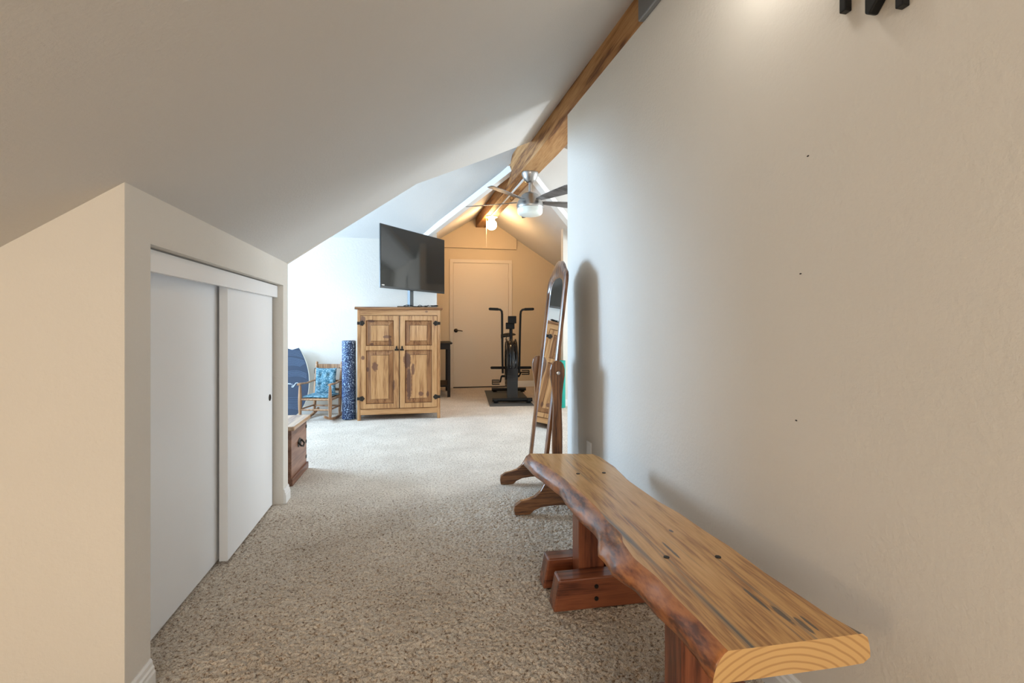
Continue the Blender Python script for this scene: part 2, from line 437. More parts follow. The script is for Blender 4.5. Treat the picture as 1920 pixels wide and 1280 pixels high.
# closet front wall with its opening; face runs from (-.79, 1.43) to (-.84, 3.12)
def fx(y): return -0.79-0.05*(y-1.43)/1.69
def wallpiece(b, y0, y1, z0, z1, sl=False, th=.10):
    v = []
    for y in (y0, y1):
        X = fx(y); zt = (lambda x: min(z1, cz(x, y)+.012)) if sl else (lambda x: z1)
        v.append([b.bm.verts.new(p) for p in ((X, y, z0), (X, y, zt(X)), (X-th, y, zt(X-th)), (X-th, y, z0))])
    for i in range(4): b.face([v[0][i], v[0][(i+1) % 4], v[1][(i+1) % 4], v[1][i]])
    b.face(v[0]); b.face(v[1][::-1])
OY0, OY1, OZ = 1.556, 3.012, 1.287
b = B()
wallpiece(b, 1.43, OY0, 0, 3, True); wallpiece(b, OY1, YH, 0, 3, True); wallpiece(b, OY0, OY1, OZ, 3, True)
struct('wall_left', b, M['wall'])
b = B(); b.prism([(-2.3, 0), (fx(1.43)-.0005, 0), (fx(1.43)-.0005, cz(fx(1.43), 1.43)+.01), (-2.3, cz(-2.3, 1.43)+.01)], 'Y', 1.4285, 1.45)
struct('wall_left_return', b, M['wall'])
b = B(); b.prism([(-3.7, 0), (-.845, 0), (-.845, 1.42), (-.07, 1.96), (-3.7, 1.985)], 'Y', 3.09, YH)
struct('wall_dormer_near', b, M['wall'])
b = B(); b.box(-2.32, -2.2, YN, 1.43, 0, .6); struct('wall_knee', b, M['wall'])
# right wall
b = B()
v = []
for y in (YN, 3.15):
    X = WX(y); v.append([b.bm.verts.new(p) for p in ((X, y, 0), (X, y, BZ(y)), (X+.12, y, BZ(y)), (X+.12, y, 0))])
for i in range(4): b.face([v[0][i], v[0][(i+1) % 4], v[1][(i+1) % 4], v[1][i]])
b.face(v[0]); b.face(v[1][::-1])
struct('wall_right', b, M['wall'])
b = B(); b.prism([(1.06, 0), (4.1, 0), (4.1, 1.92), (2.1, 1.92), (1.12, 2.60), (1.06, 2.55)], 'Y', 3.06, 3.118)
struct('wall_dormer_near_right', b, M['wall'])
# back wall; its window opening is invented for the fill light
b = B()
zt = lambda x: cz(x, YN)+.02
b.prism([(-2.35, 0), (-1.1, 0), (-1.1, zt(-1.1)), (-2.35, zt(-2.35))], 'Y', YN-.1, YN)
b.prism([(.7, 0), (1.2, 0), (1.2, zt(1.15)), (.7, zt(.7))], 'Y', YN-.1, YN)
b.box(-1.1, .7, YN-.1, YN, 0, .75)
b.prism([(-.2, 1.75), (.7, 1.75), (.7, zt(.7)), (-.2, zt(-.2))], 'Y', YN-.1, YN)
b.prism([(-1.1, 1.2), (-.2, 1.7), (-.2, zt(-.2)), (-1.1, zt(-1.1))], 'Y', YN-.1, YN)
struct('wall_back', b, M['wall'])
# dormer back walls
b = B(); b.prism([(-3.7, 0), (.112, 0), (.112, zl(.112, YD)+.01), (-.09, 2.135), (-3.7, 2.125)], 'Y', YD, YD+.1)
struct('wall_dormer_back', b, M['wall'])
b = B(); b.prism([(1.74, 0), (4.1, 0), (4.1, 2.12), (2.07, 2.12), (1.74, zr(1.74, YD))], 'Y', YD, YD+.1)
struct('wall_dormer_back_right', b, M['wall'])
# dormer end walls with windows
def endwall(name, x0, x1, wy0, wy1):
    b = B()
    b.box(x0, x1, YH-.03, wy0, 0, 1.95); b.box(x0, x1, wy1, YD+.1, 0, 2.12)
    b.box(x0, x1, wy0, wy1, 0, .82)
    b.prism([(YH-.03, 1.95), (wy0, 1.95), (wy0, 2.02), (wy1, 2.02), (wy1, 2.12), (YD+.05, 2.12), (yr, zn(yr)+.02)], 'X', x0, x1)
    struct(name, b, M['wall'])
endwall('wall_dormer_end_left', -3.7, -3.6, 4.2, 5.75)
endwall('wall_dormer_end_right', 4.0, 4.1, 3.8, 5.4)
def window(name, x, y0, y1, z0, z1):
    b = B()
    for a, c in ((y0, y0+.05), (y1-.05, y1), ((y0+y1)/2-.025, (y0+y1)/2+.025)): b.box(x-.02, x+.02, a, c, z0, z1)
    for a, c in ((z0, z0+.05), (z1-.05, z1)): b.box(x-.02, x+.02, y0+.05, y1-.05, a, c)
    struct(name, b, M['trim'])
window('window_1', -3.64, 4.2, 5.75, .82, 2.02)
window('window_2', 4.04, 3.8, 5.4, .82, 2.02)

# far gable wall, its raised upper panel, side walls
b = B(); b.prism([(-.15, 0), (2.8, 0), (2.8, 1.70), (.98, BZ(YF)+.2), (.78, BZ(YF)+.2), (-.15, 2.36)], 'Y', YF, YF+.1)
struct('wall_far', b, M['gable'])
b = B(); b.prism([(.10, 2.355), (1.495, 2.345), (1.495, zr(1.495, YF)-.0), (.98, zr(.98, YF)), (.79, zl(.79, YF)), (.10, zl(.10, YF))], 'Y', YF-.04, YF+.01)
struct('trim_1', b, M['gable'], bevel=.003)
b = B(); b.prism([(YD+.1, 0), (YF, 0), (YF, zl(.112, YF)+.01), (YD+.1, zl(.112, YD)+.01)], 'X', .03, .112); struct('wall_corridor_left', b, M['gable'])
b = B(); b.box(2.6, 2.7, YD, YF, 0, 1.9); struct('wall_corridor_right', b, M['wall'])

# white boxed valley rafters either side of the beam
def rafter(name, p0, p1, w=.075, h=.07):
    p0, p1 = Vector(p0), Vector(p1); t = (p1-p0).normalized()
    n = Vector((0, 0, 1)); side = t.cross(n).normalized(); up = side.cross(t).normalized()
    b = B()
    rings = [[p+side*a*w/2+up*c*h/2 for a, c in ((-1, -1), (1, -1), (1, 1), (-1, 1))] for p in (p0, p1)]
    b.loft(rings); return struct(name, b, M['trim'], bevel=.004)
rafter('trim_2', (.90, 5.09, 2.735), (-.06, 6.03, 2.125))
rafter('trim_3', (1.06, 5.09, 2.735), (2.04, 6.03, 2.125))

# baseboards: stepped profile swept along a straight run
def baseboard(name, p0, p1, n, h=.085):
    p0, p1, n = Vector(p0), Vector(p1), Vector(n).normalized()
    prof = [(0, 0), (.015, 0), (.015, h*.55), (.012, h*.62), (.012, h*.72), (.008, h*.78), (.007, h*.92), (.003, h), (0, h)]
    b = B(); b.loft([[p+n*a+Vector((0, 0, z)) for a, z in prof] for p in (p0, p1)])
    return struct(name, b, M['trim'])
baseboard('baseboard_right', (WX(YN), YN, 0), (WX(3.15), 3.15, 0), (-1, -.029, 0))
baseboard('baseboard_left_near', (fx(1.43), 1.425, 0), (fx(OY0), OY0-.003, 0), (1, 0, 0))
baseboard('baseboard_left_far', (fx(OY1), OY1+.003, 0), (fx(YH), YH, 0), (1, 0, 0))
baseboard('baseboard_dormer', (-3.6, YD, 0), (.112, YD, 0), (0, -1, 0))
baseboard('baseboard_dormer_right', (1.74, YD, 0), (4.0, YD, 0), (0, -1, 0))
baseboard('baseboard_far', (1.43, YF, 0), (2.6, YF, 0), (0, -1, 0), .10)

# closet: recess box, header board and two sliding doors
b = B(); b.box(-1.5, fx(2)-.1, OY0-.1, OY1+.03, .0, .002)
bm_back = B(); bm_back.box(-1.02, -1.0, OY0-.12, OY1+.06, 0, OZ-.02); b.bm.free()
struct('wall_closet_back', bm_back, M['gap_shade_marks'])  # dark colour stands in for the shade inside the closet
b = B()
for y0, y1 in ((OY0, OY1),):
    v = []
    for y in (y0, y1):
        X = fx(y)-.03
        v.append([b.bm.verts.new(p) for p in ((X, y, 1.214), (X, y, OZ-.006), (X-.018, y, OZ-.006), (X-.018, y, 1.214))])
    for i in range(4): b.face([v[0][i], v[0][(i+1) % 4], v[1][(i+1) % 4], v[1][i]])
    b.face(v[0]); b.face(v[1][::-1])
struct('trim_4', b, M['door'], bevel=.001)
def slab(b, y0, y1, off, th, z0, z1):
    v = []
    for y in (y0, y1):
        X = fx(y)-off
        v.append([b.bm.verts.new(p) for p in ((X, y, z0), (X, y, z1), (X-th, y, z1), (X-th, y, z0))])
    for i in range(4): b.face([v[0][i], v[0][(i+1) % 4], v[1][(i+1) % 4], v[1][i]])
    b.face(v[0]); b.face(v[1][::-1])
b = B(); slab(b, OY0+.003, 2.44, .098, .032, .012, 1.24); struct('door_2', b, M['door'], bevel=.002)
b = B(); slab(b, 2.30, OY1-.03, .052, .036, .012, 1.24); d3 = struct('door_3', b, M['door'], bevel=.002)
b = B(); b.lathe([(.019, 0), (.019, .002), (.014, .002), (.013, -.006), (.001, -.006)], (fx(2.93)-.0515, 2.93, .64), 20, Matrix.Rotation(R(90), 3, 'Y').to_4x4())
obj('finger_pull', b, M['bronze'], d3, smooth=True)

# far door with casing and lever handle
b = B(); x0, x1, zt_ = .36, 1.42, 2.165
for a, c in ((x0, x0+.06), (x1-.06, x1)): b.box(a, c, YF-.018, YF+.005, 0, zt_-.06)
b.box(x0, x1, YF-.018, YF+.005, zt_-.06, zt_)
struct('trim_5', b, M['creamdoor'], bevel=.004)
b = B(); b.box(x0+.063, x1-.063, YF-.008, YF+.02, .02, zt_-.063); dr = struct('door_1', b, M['creamdoor'], bevel=.002)
b = B(); b.lathe([(.033, 0), (.033, -.008), (.026, -.014), (.012, -.02), (.011, -.05), (.001, -.052)], (.465, YF-.008, .965), 20, Matrix.Rotation(R(-90), 3, 'X').to_4x4())
b.tube([(.465, YF-.055, .965), (.505, YF-.058, .967), (.55, YF-.056, .962), (.575, YF-.052, .955)], [.010, .009, .008, .006], 10)
obj('door_handle', b, M['bronze'], dr, smooth=True)
b = B()
for z in (.3, 1.1, 1.9): b.box(x1-.068, x1-.06, YF-.022, YF-.008, z-.045, z+.045)
obj('hinge', b, M['creamdoor'], dr)

b = B(); b.box(x0+.06, x1-.06, YF-.007, YF+.0, .0005, .019); struct('door_gap_shade', b, M['gap_shade_marks'])  # dark strip painted in for the shade under the door

# ------------------------------------------------------------------ ridge beam
b = B()
rings = []
for y in (YN-.05, -1, 0, 1, 2, 3, 3.5, 4, 4.5, 5, 5.5, 6, 7, YF-.001):
    X, Z = WX(y), BZ(y); j = .003*math.sin(y*5)
    h_ = .17 if y < 3.9 or y > 5.4 else .30
    rings.append([(X+j, y, Z+.001), (X+.19+j, y, Z+.001), (X+.19, y, Z+h_), (X, y, Z+h_)])
b.loft(rings)
tag(obj('ridge_beam', b, M['beam'], bevel=.005), 'long rough brown timber beam running along the ceiling ridge', 'beam', kind='structure')
# galvanised beam hanger at the near end
b = B()
Y0, Y1 = 1.2, 2.05
v = []
for y in (Y0, Y1):
    X, Z = WX(y), BZ(y)
    v.append([b.bm.verts.new(p) for p in ((X-.028, y, Z-.004), (X-.028, y, Z+.135), (X+.0, y, Z+.150), (X+.0, y, Z-.004))])
for i in range(4): b.face([v[0][i], v[0][(i+1) % 4], v[1][(i+1) % 4], v[1][i]])
b.face(v[0]); b.face(v[1][::-1])
hg = tag(obj('beam_hanger', b, M['galv'], bevel=.006), 'grey galvanised steel strap wrapped on the near end of the timber beam', 'bracket')
for y in (1.65, 1.8, 1.93):
    b = B(); b.ball((WX(y)-.029, y, BZ(y)+.06), .008, 10); obj('bolt', b, M['galv'], hg, smooth=True)

# ------------------------------------------------------------------ live-edge bench
TL = [(2.24, .468), (2.17, .466), (2.094, .464), (1.984, .499), (1.811, .525), (1.64, .540), (1.512, .546), (1.40, .540), (1.33, .545), (1.304, .545), (1.255, .528), (1.166, .520), (1.066, .535), (.983, .535), (.891, .540), (.803, .542)]
BL = [(2.24, .443), (2.178, .448), (2.034, .460), (1.788, .500), (1.577, .497), (1.43, .515), (1.396, .512), (1.341, .489), (1.30, .476), (1.266, .482), (1.193, .476), (1.113, .505), (1.031, .508), (.937, .521), (.865, .520), (.803, .514)]
TR = [(2.24, .755), (2.14, .778), (1.962, .785), (1.756, .768), (1.525, .779), (1.418, .797), (1.283, .802), (1.181, .812), (1.046, .810), (.933, .819), (.861, .823), (.803, .838)]
BR = [(2.24, .775), (2.10, .812), (1.98, .800), (1.85, .785), (1.75, .775), (1.525, .785), (1.283, .808), (1.046, .816), (.803, .850)]
ZT, ZB = .45, .392
bench = thing('live_edge_bench', 'long honey-coloured live-edge slab bench on reddish trestle feet along the right wall', 'bench', (0, 0, 0))
b = B(); rings = []; NS = 110
for i in range(NS+1):
    y = lerp(.803, 2.205, i/NS)
    tl, bl, tr, br = (interp(t, y) for t in (TL, BL, TR, BR))
    wob = lambda k: .004*noise.noise(Vector((k*.45, y*11, 0)))+.0012*noise.noise(Vector((k*.9, y*32, 3)))
    edge = .45+.55*min(1, (y-.803)/.03)
    ring = []
    ring.append((tl+.004, ZT)); 
    for k, f in enumerate((.05, .2, .4, .6, .8, .95)):
        bul = .010*math.sin(math.pi*f)*edge
        ring.append((lerp(tl, bl, f**.75)-bul+wob(k)*edge, lerp(ZT-.002, ZB, f)))
    ring.append((bl+.012, ZB-.001))
    for k in range(1, 8): ring.append((lerp(bl+.012, br-.012, k/8), ZB-.001))
    ring.append((br-.014, ZB)); 
    for k, f in enumerate((.15, .4, .7, .9)):
        ring.append((lerp(br, tr+.004, f)+.006*math.sin(math.pi*f)+wob(k+9)*edge, lerp(ZB+.002, ZT-.003, f)))
    ring.append((tr-.004, ZT))
    for k in range(1, 8): ring.append((lerp(tr-.004, tl+.004, k/8), ZT+.0008*noise.noise(Vector((k, y*8, 1)))))
    def yy(x):     # the far end is cut a little askew
        f = max(0, (y-1.9)/.305); return y - f*.07*max(0, (x-.46)/.33)
    rings.append([(x, yy(x), z) for x, z in ring])
vr = b.loft(rings)
n = len(rings[0])
for f in b.bm.faces:
    ys = [q.co.y for q in f.verts]; zs = [q.co.z for q in f.verts]; xs = [q.co.x for q in f.verts]
    if max(ys)-min(ys) < .002 and max(ys) < .81: f.material_index = 2
    elif min(zs) > ZT-.0025: f.material_index = 0
    elif max(ys) > 2.1 and max(xs)-min(xs) > .1: f.material_index = 1
    else: f.material_index = 1
    f.smooth = f.material_index == 1
M['slab'] = wood('slab_top_wood', (0.72, 0.43, 0.175), (0.60, 0.33, 0.115), (0.35, 0.16, 0.05), 'Y', 11, 0.33, 0.35, along=0.07,
                 streak=((0.13, 0.115, 0.10), .575, .68, 26), salong=.03, contrast=.7,
                 knots=[(.742, .845, .45, .006, .03, .03), (.758, .85, .45, .004, .028, .03), (.725, .885, .45, .007, .035, .03), (.71, .95, .45, .004, .05, .03), (.64, 1.19, .45, .004, .05, .03), (.70, 1.30, .45, .006, .012, .03)], knotcol=(.07, .07, .07), bump=.05)
M['bark'] = wood('slab_live_edge', (0.47, 0.18, 0.055), (0.30, 0.10, 0.032), (0.12, 0.038, 0.015), 'Y', 9, 0.33, 0.35, along=.3,
                 streak=((0.035, 0.022, 0.015), .56, .68, 9), bump=.2)
def endgrain():
    m, nt, N, L, P = nodes_of('slab_end_grain')
    tc = N.new('ShaderNodeTexCoord'); mp = N.new('ShaderNodeMapping'); mp.inputs['Location'].default_value = (-.50, -.8, -.31)
    mp.inputs['Scale'].default_value = (.75, 1, 1)
    w = N.new('ShaderNodeTexWave'); w.wave_type = 'RINGS'; w.rings_direction = 'Y'; w.inputs['Scale'].default_value = 24
    w.inputs['Distortion'].default_value = 1.2; w.inputs['Detail'].default_value = 1
    L.new(tc.outputs['Object'], mp.inputs['Vector']); L.new(mp.outputs['Vector'], w.inputs['Vector'])
    r = N.new('ShaderNodeValToRGB'); e = r.color_ramp.elements
    e[0].position = 0.0; e[0].color = (0.50, 0.27, 0.10, 1); e[1].position = 0.35; e[1].color = (0.68, 0.42, 0.17, 1)
    L.new(w.outputs['Fac'], r.inputs['Fac']); L.new(r.outputs['Color'], P.inputs['Base Color'])
    P.inputs['Roughness'].default_value = 0.4; P.inputs['Coat Weight'].default_value = .2
    return m
M['endgrain'] = endgrain()
obj('slab', b, [M['slab'], M['bark'], M['endgrain']], bench)
b = B(); rs = []
for i in range(9):
    y = lerp(1.235, 1.335, i/8); w_ = math.sin(math.pi*(i+.4)/8.8); x = interp(TL, y)
    rs.append([(x+.006*w_, y, ZT-.002), (x-.006*w_-.003, y, ZT-.010), (x-.020*w_-.004, y, ZT-.026+.002*math.sin(i*2.3)), (x-.010, y, ZT-.036), (x+.006, y, ZT-.02)])
b.loft(rs)
for v in b.bm.verts: v.co += .0015*Vector(noise.noise_vector(v.co*90))
M['resin'] = simple('amber_resin', (0.42, 0.19, 0.035), 0.08, coat=1.0, bump=.6, bscale=90)
rp = obj('resin_fill', b, M['resin'], bench, smooth=True); rp['label'] = 'glossy amber resin filling the notch in the live edge'
for x, y in ((.599, 1.867), (.706, 1.86), (.609, 1.155), (.741, 1.133)):
    b = B(); b.lathe([(.0001, .0006), (.0075, .0006), (.008, -.003), (.0001, -.003)], (x, y, ZT+.001), 16); obj('screw_plug', b, M['iron'], bench)
for yc in (1.815, 1.055):
    b = B(); b.box(.572, .675, yc-.042, yc+.042, .002, ZB); obj('post', b, M['redwoodz'], bench, bevel=.004)
    for sgn in (-1, 1):
        y0, y1 = sorted((yc+sgn*.043, yc+sgn*.118))
        b = B(); b.prism([(.452, .002), (.84, .002), (.82, .118), (.474, .118)], 'Y', y0, y1)
        ft = obj('foot', b, M['redwood'], bench, bevel=.006)
    for z in (.04, .085):
        b = B(); b.lathe([(.0001, 0), (.008, 0), (.008, .003), (.0001, .003)], (.615, yc-.1185, z), 12, Matrix.Rotation(R(90), 3, 'X').to_4x4())
        obj('bolt_hole', b, M['iron'], bench)

# ------------------------------------------------------------------ cheval mirror
mir = thing('cheval_mirror', 'tall narrow oak cheval mirror tilted back between two posts beside the wall end', 'mirror', (.71, 2.88, .0015))
def post_outline():
    L_ = [(.0, .045), (.032, .78), ]
    return L_
def postshape(b, y0, y1):
    """paddle-topped post, seen from along Y; outline in X,Z"""
    half = [(.030, .07), (.031, .45), (.026, .58), (.030, .66), (.038, .72), (.046, .765), (.046, .80), (.038, .828), (.022, .845), (0.0, .85)]
    pts = [(.015-x*.92, z) for x, z in half] + [(.015+x*.92, z) for x, z in half[-2::-1]]
    b.prism(pts, 'Y', y0, y1)
def footshape(b, y0, y1):
    half = [(.235, .0), (.24, .03), (.235, .055), (.205, .075), (.165, .082), (.125, .095), (.09, .125), (.06, .175), (.04, .185)]
    top = [(-x, z) for x, z in half] + [(x, z) for x, z in half[::-1]]
    under = [(.15, .0), (.13, .018), (.09, .034), (.03, .04)]
    pts = top + [(x, z) for x, z in under] + [(-x, z) for x, z in under[::-1]]
    b.prism(pts, 'Y', y0, y1)
for yc in (-.235, .235):
    b = B(); postshape(b, yc-.013, yc+.013); obj('post', b, M['oak'], mir, bevel=.004)
    b = B(); footshape(b, yc-.014+(-.026 if yc < 0 else .026), yc+.014+(-.026 if yc < 0 else .026)); obj('foot', b, M['oakx'], mir, bevel=.004)
    b = B(); sg = -1 if yc < 0 else 1
    b.lathe([(.008, 0), (.008, .006), (.012, .009), (.010, .015), (.0001, .017)], (.015, yc+sg*.013, .78), 16, Matrix.Rotation(R(-90*sg), 3, 'X').to_4x4())
    obj('knob', b, M['nickel'], mir, smooth=True)
b = B(); b.box(-.016, .016, -.222, .222, .10, .155); obj('stretcher', b, M['oak'], mir, bevel=.003)
# frame: outline with ogee crest in Y,Z, built as a ring with thickness in X then tilted
def mirror_outline(w, z0, z1, crest, n=14):
    pts = [(-w, z0), (w, z0), (w, z1)]
    pts += [(w*.985, z1+.02*crest), (w*.93, z1+.045*crest), (w*.85, z1+.058*crest), (w*.72, z1+.068*crest), (w*.60, z1+.085*crest), (w*.45, z1+.108*crest), (w*.25, z1+.125*crest), (0, z1+.131*crest)]
    pts += [(-a, c) for a, c in pts[3:-1][::-1]] + [(-w, z1)]
    return pts
Tm = Matrix.Translation((.02, 0, .78)) @ Matrix.Rotation(R(6.6), 4, 'Y') @ Matrix.Translation((0, 0, -.78))
out = mirror_outline(.205, .155, 1.315, 1.05)
inn = mirror_outline(.163, .20, 1.25, 1.0)
inn2 = [(a, c-.0) for a, c in mirror_outline(.163, .20, 1.27, 1)]
# arch for the inner top
def arch(w, z0, z1, h):
    pts = [(-w, z0), (w, z0), (w, z1)]
    n = 17
    for k in range(1, n): 
        t = math.pi*k/n; pts.append((w*math.cos(t), z1+h*math.sin(t)**.8))
    return pts + [(-w, z1)]
inn = arch(.163, .20, 1.245, .10)
# resample both to the same count
def resample(pts, N_):
    P_ = [Vector((a, c, 0)) for a, c in pts]; P_.append(P_[0]); d = [0]
    for a, c in zip(P_, P_[1:]): d.append(d[-1]+(c-a).length)
    res = []
    for k in range(N_):
        t = d[-1]*k/N_
        for i in range(len(d)-1):
            if d[i] <= t <= d[i+1]:
                q = P_[i].lerp(P_[i+1], (t-d[i])/max(1e-9, d[i+1]-d[i])); res.append((q.x, q.y)); break
    return res
NN = 160
cen = (0, .76)
def radial(pts, N_):
    # intersect rays from a tall spine with the outline so that inner and outer points pair up
    res = []
    for k in range(N_):
        t = k/N_
        if t < .1: o_, d_ = (lerp(-.1, .1, t/.1), .7), (lerp(-.1, .1, t/.1)*0, -1); d_ = (lerp(-1, 1, t/.1)*.22, -1); o_ = (0, .9)
        res.append(None)
    return res
def pair(outp, innp):
    N_ = 120; A, Bq = [], []
    def hit(pts, o_, d_):
        best = None
        for (ax, az), (bx, bz) in zip(pts, pts[1:]+pts[:1]):
            ex, ez = bx-ax, bz-az; den = d_[0]*ez-d_[1]*ex
            if abs(den) < 1e-9: continue
            s_ = ((ax-o_[0])*ez-(az-o_[1])*ex)/den; u_ = ((ax-o_[0])*d_[1]-(az-o_[1])*d_[0])/den
            if s_ > 0 and -1e-6 <= u_ <= 1+1e-6 and (best is None or s_ > best): best = s_
        return (o_[0]+d_[0]*best, o_[1]+d_[1]*best)
    rays = []
    for k in range(13): rays.append(((0, .35), (math.sin(R(-50+100*k/12)), -math.cos(R(-50+100*k/12)))))
    for k in range(1, 14): rays.append(((0, lerp(.35, 1.15, k/14)), (1, 0)))
    for k in range(37): rays.append(((0, 1.15), (math.cos(R(180*k/36)), math.sin(R(180*k/36)))))
    for k in range(1, 14): rays.append(((0, lerp(1.15, .35, k/14)), (-1, 0)))
    for o_, d_ in rays: A.append(hit(outp, o_, d_)); Bq.append(hit(innp, o_, d_))
    return A, Bq
Ao, Ai = pair(out, inn)
b = B(); rings = []
for (oy, oz), (iy, iz) in zip(Ao, Ai):
    my, mz = lerp(oy, iy, .3), lerp(oz, iz, .3)
    ny, nz_ = lerp(oy, iy, .8), lerp(oz, iz, .8)
    rings.append([Tm @ Vector(p) for p in ((.010, oy, oz), (-.006, oy, oz), (-.013, my, mz), (-.011, ny, nz_), (-.002, iy, iz), (.010, iy, iz))])
b.loft(rings, closed=True)
obj('frame', b, M['oak'], mir, smooth=True)
b = B(); vv = [b.bm.verts.new(Tm @ Vector((-.001, y, z))) for y, z in Ai]; b.face(vv); 
v2 = [b.bm.verts.new(Tm @ Vector((.004, y, z))) for y, z in Ai]; b.face(v2[::-1])
for i in range(len(vv)): b.face([vv[i], vv[(i+1) % len(vv)], v2[(i+1) % len(v2)], v2[i]])
obj('mirror_glass', b, M['mirror'], mir)
b = B(); vv = []
rings = [[Tm @ Vector((x, y, z)) for y, z in [(lerp(a[0], c[0], .4), lerp(a[1], c[1], .4)) for a, c in zip(Ao, Ai)]] for x in (.0105, .014)]
b.loft(rings); obj('back_panel', b, M['espresso'], mir)

# ------------------------------------------------------------------ pine cabinet
cab = thing('pine_cabinet', 'knotty pine armoire with two raised-panel doors under the television', 'cabinet', (-.312, 5.50, 0), R(0.6))
W2, D, H = .452, .47, 1.255
pine = dict(light=(0.56, 0.31, 0.135), mid=(0.46, 0.235, 0.088), dark=(0.27, 0.115, 0.038))
PK = [(-.262, 0, .592, .034, .3, .05), (-.342, 0, .566, .016, .3, .03), (-.391, 0, .692, .02, .3, .024), (-.13, 0, .925, .045, .3, .018), (-.39, 0, 1.11, .024, .3, .05),
      (-.305, 0, 1.10, .04, .3, .016), (.107, 0, .40, .032, .3, .20), (.085, 0, .66, .045, .3, .09), (.15, 0, .56, .022, .3, .07), (.236, 0, .283, .03, .3, .028),
      (.31, 0, .277, .016, .3, .034), (.298, 0, 1.207, .018, .3, .012), (-.06, 0, .39, .013, .3, .06), (-.30, 0, .843, .022, .3, .016), (-.10, 0, .86, .02, .3, .05)]
M['pine'] = wood('pine', axis='Z', scale=10, rough=.38, coat=.15, knots=PK, knotcol=(.13, .05, .028), contrast=.8, **pine)
M['pinex'] = wood('pine_rail', axis='X', scale=10, rough=.38, coat=.15, knots=PK, knotcol=(.17, .07, .035), contrast=.8, **pine)
M['pinedk'] = wood('pine_dark_edge', (0.42, 0.21, 0.085), (0.33, 0.15, 0.055), (0.17, 0.065, 0.022), 'Z', 10, .4, .1, knots=PK, knotcol=(.12, .05, .03), contrast=.8)  # darker pine on the sloping panel edges
M['pinegroove'] = simple('pine_groove_dark', (0.10, 0.04, 0.015), .6)  # very dark brown in the panel grooves
M['pinetop'] = wood('pine_top', (0.40, 0.20, 0.085), (0.30, 0.135, 0.05), (0.16, 0.06, 0.02), 'X', 10, .3, .2)
b = B(); 
for sx in (-1, 1):
    x0, x1 = sorted((sx*W2, sx*(W2-.035))); b.box(x0, x1, 0, .05, 0, 1.225)
    b.box(x0, x1, D-.05, D, 0, 1.225); b.box(x0+.006, x1-.006, .05, D-.05, .06, 1.225)
b.box(-W2+.035, W2-.035, .03, .045, .07, 1.22)
b.box(-W2+.035, W2-.035, D-.02, D-.01, .06, 1.22)
b.box(-W2+.035, W2-.035, .045, D-.02, .07, .09)
obj('carcass', b, M['pine'], cab, bevel=.003)
b = B(); b.box(-W2+.034, W2-.034, .0, .03, 1.163, 1.226); obj('top_rail', b, M['pinex'], cab, bevel=.002)
b = B(); b.box(-W2+.034, W2-.034, .0, .03, .062, .125); obj('bottom_rail', b, M['pinex'], cab, bevel=.002)
b = B(); prof = [(-.030, 1.235), (-.026, 1.226), (-.012, 1.2265), (D+.0, 1.2265), (D+.0, 1.256), (-.018, 1.256), (-.028, 1.25)]
b.prism(prof, 'X', -W2-.026, W2+.026); obj('top', b, M['pinetop'], cab, bevel=.004)
def cab_door(sx):
    xa, xb = (-W2+.038, -.006) if sx < 0 else (.006, W2-.038)
    z0, z1 = .13, 1.158; st = .055; zm = .80
    b = B(); b.box(xa, xa+st, -.012, .012, z0, z1); b.box(xb-st, xb, -.012, .012, z0, z1)
    for a, c in ((z0, z0+.052), (zm-.025, zm+.025), (z1-.052, z1)): b.box(xa+st, xb-st, -.011, .011, a, c)
    d = obj('door', b, M['pine'], cab, bevel=.002)
    for a, c in ((z0+.052, zm-.025), (zm+.025, z1-.052)):
        b = B(); X0, X1 = xa+st, xb-st; mI = .052
        o0 = [(X0, .010, a), (X1, .010, a), (X1, .010, c), (X0, .010, c)]
        o1 = [(X0, .012, a), (X1, .012, a), (X1, .012, c), (X0, .012, c)]
        i0 = [(X0+mI, .000, a+mI), (X1-mI, .000, a+mI), (X1-mI, .000, c-mI), (X0+mI, .000, c-mI)]
        i1 = [(x+(.003 if k in (0, 3) else -.003), -.009, z+(.003 if k < 2 else -.003)) for k, (x, y, z) in enumerate(i0)]
        g0 = [(x+(.005 if k in (0, 3) else -.005), .010, z+(.005 if k < 2 else -.005)) for k, (x, y, z) in enumerate(o0)]
        b.loft([o1, o0, g0, i0, i1])
        pan = obj('panel', b, [M['pine'], M['pinedk'], M['pinegroove']], d)
        for p in pan.data.polygons:
            ys = sorted(pan.data.vertices[v].co.y for v in p.vertices); xs = [pan.data.vertices[v].co.x for v in p.vertices]; zs = [pan.data.vertices[v].co.z for v in p.vertices]
            if ys[0] > .0095: p.material_index = 2
            elif ys[-1] > .005: p.material_index = 1
            elif ys[-1]-ys[0] > .005: p.material_index = 2
    hx = xa if sx < 0 else xb
    for z in (1.075, .245):
        b = B(); s = -sx
        b.box(*sorted((hx+sx*.038, hx+sx*.003)), -.014, -.011, z-.016, z+.016)
        b.prism([(hx+s*.0, z-.022), (hx+s*.02, z-.030), (hx+s*.035, z-.012), (hx+s*.045, z), (hx+s*.035, z+.012), (hx+s*.02, z+.030), (hx, z+.022)], 'Y', -.018, -.011)
        b.tube([(hx+sx*.002, -.017, z-.024), (hx+sx*.002, -.017, z+.024)], .005, 8)
        obj('hinge', b, M['iron'], d, bevel=.001)
    lx = xb-.024 if sx < 0 else xa+.024
    b = B(); b.prism([(lx-.022, .770), (lx+.022, .770), (lx+.018, .785), (lx+.008, .795), (lx+.010, .812), (lx, .826), (lx-.010, .812), (lx-.008, .795), (lx-.018, .785)], 'Y', -.018, -.011)
    b.tube([(lx-.022 if sx > 0 else lx-.01, -.022, .783), (lx+.01 if sx > 0 else lx+.022, -.022, .783)], .006, 8)
    b.ball((lx, -.026, .79), .010, 12)
    obj('latch', b, M['iron'], d)
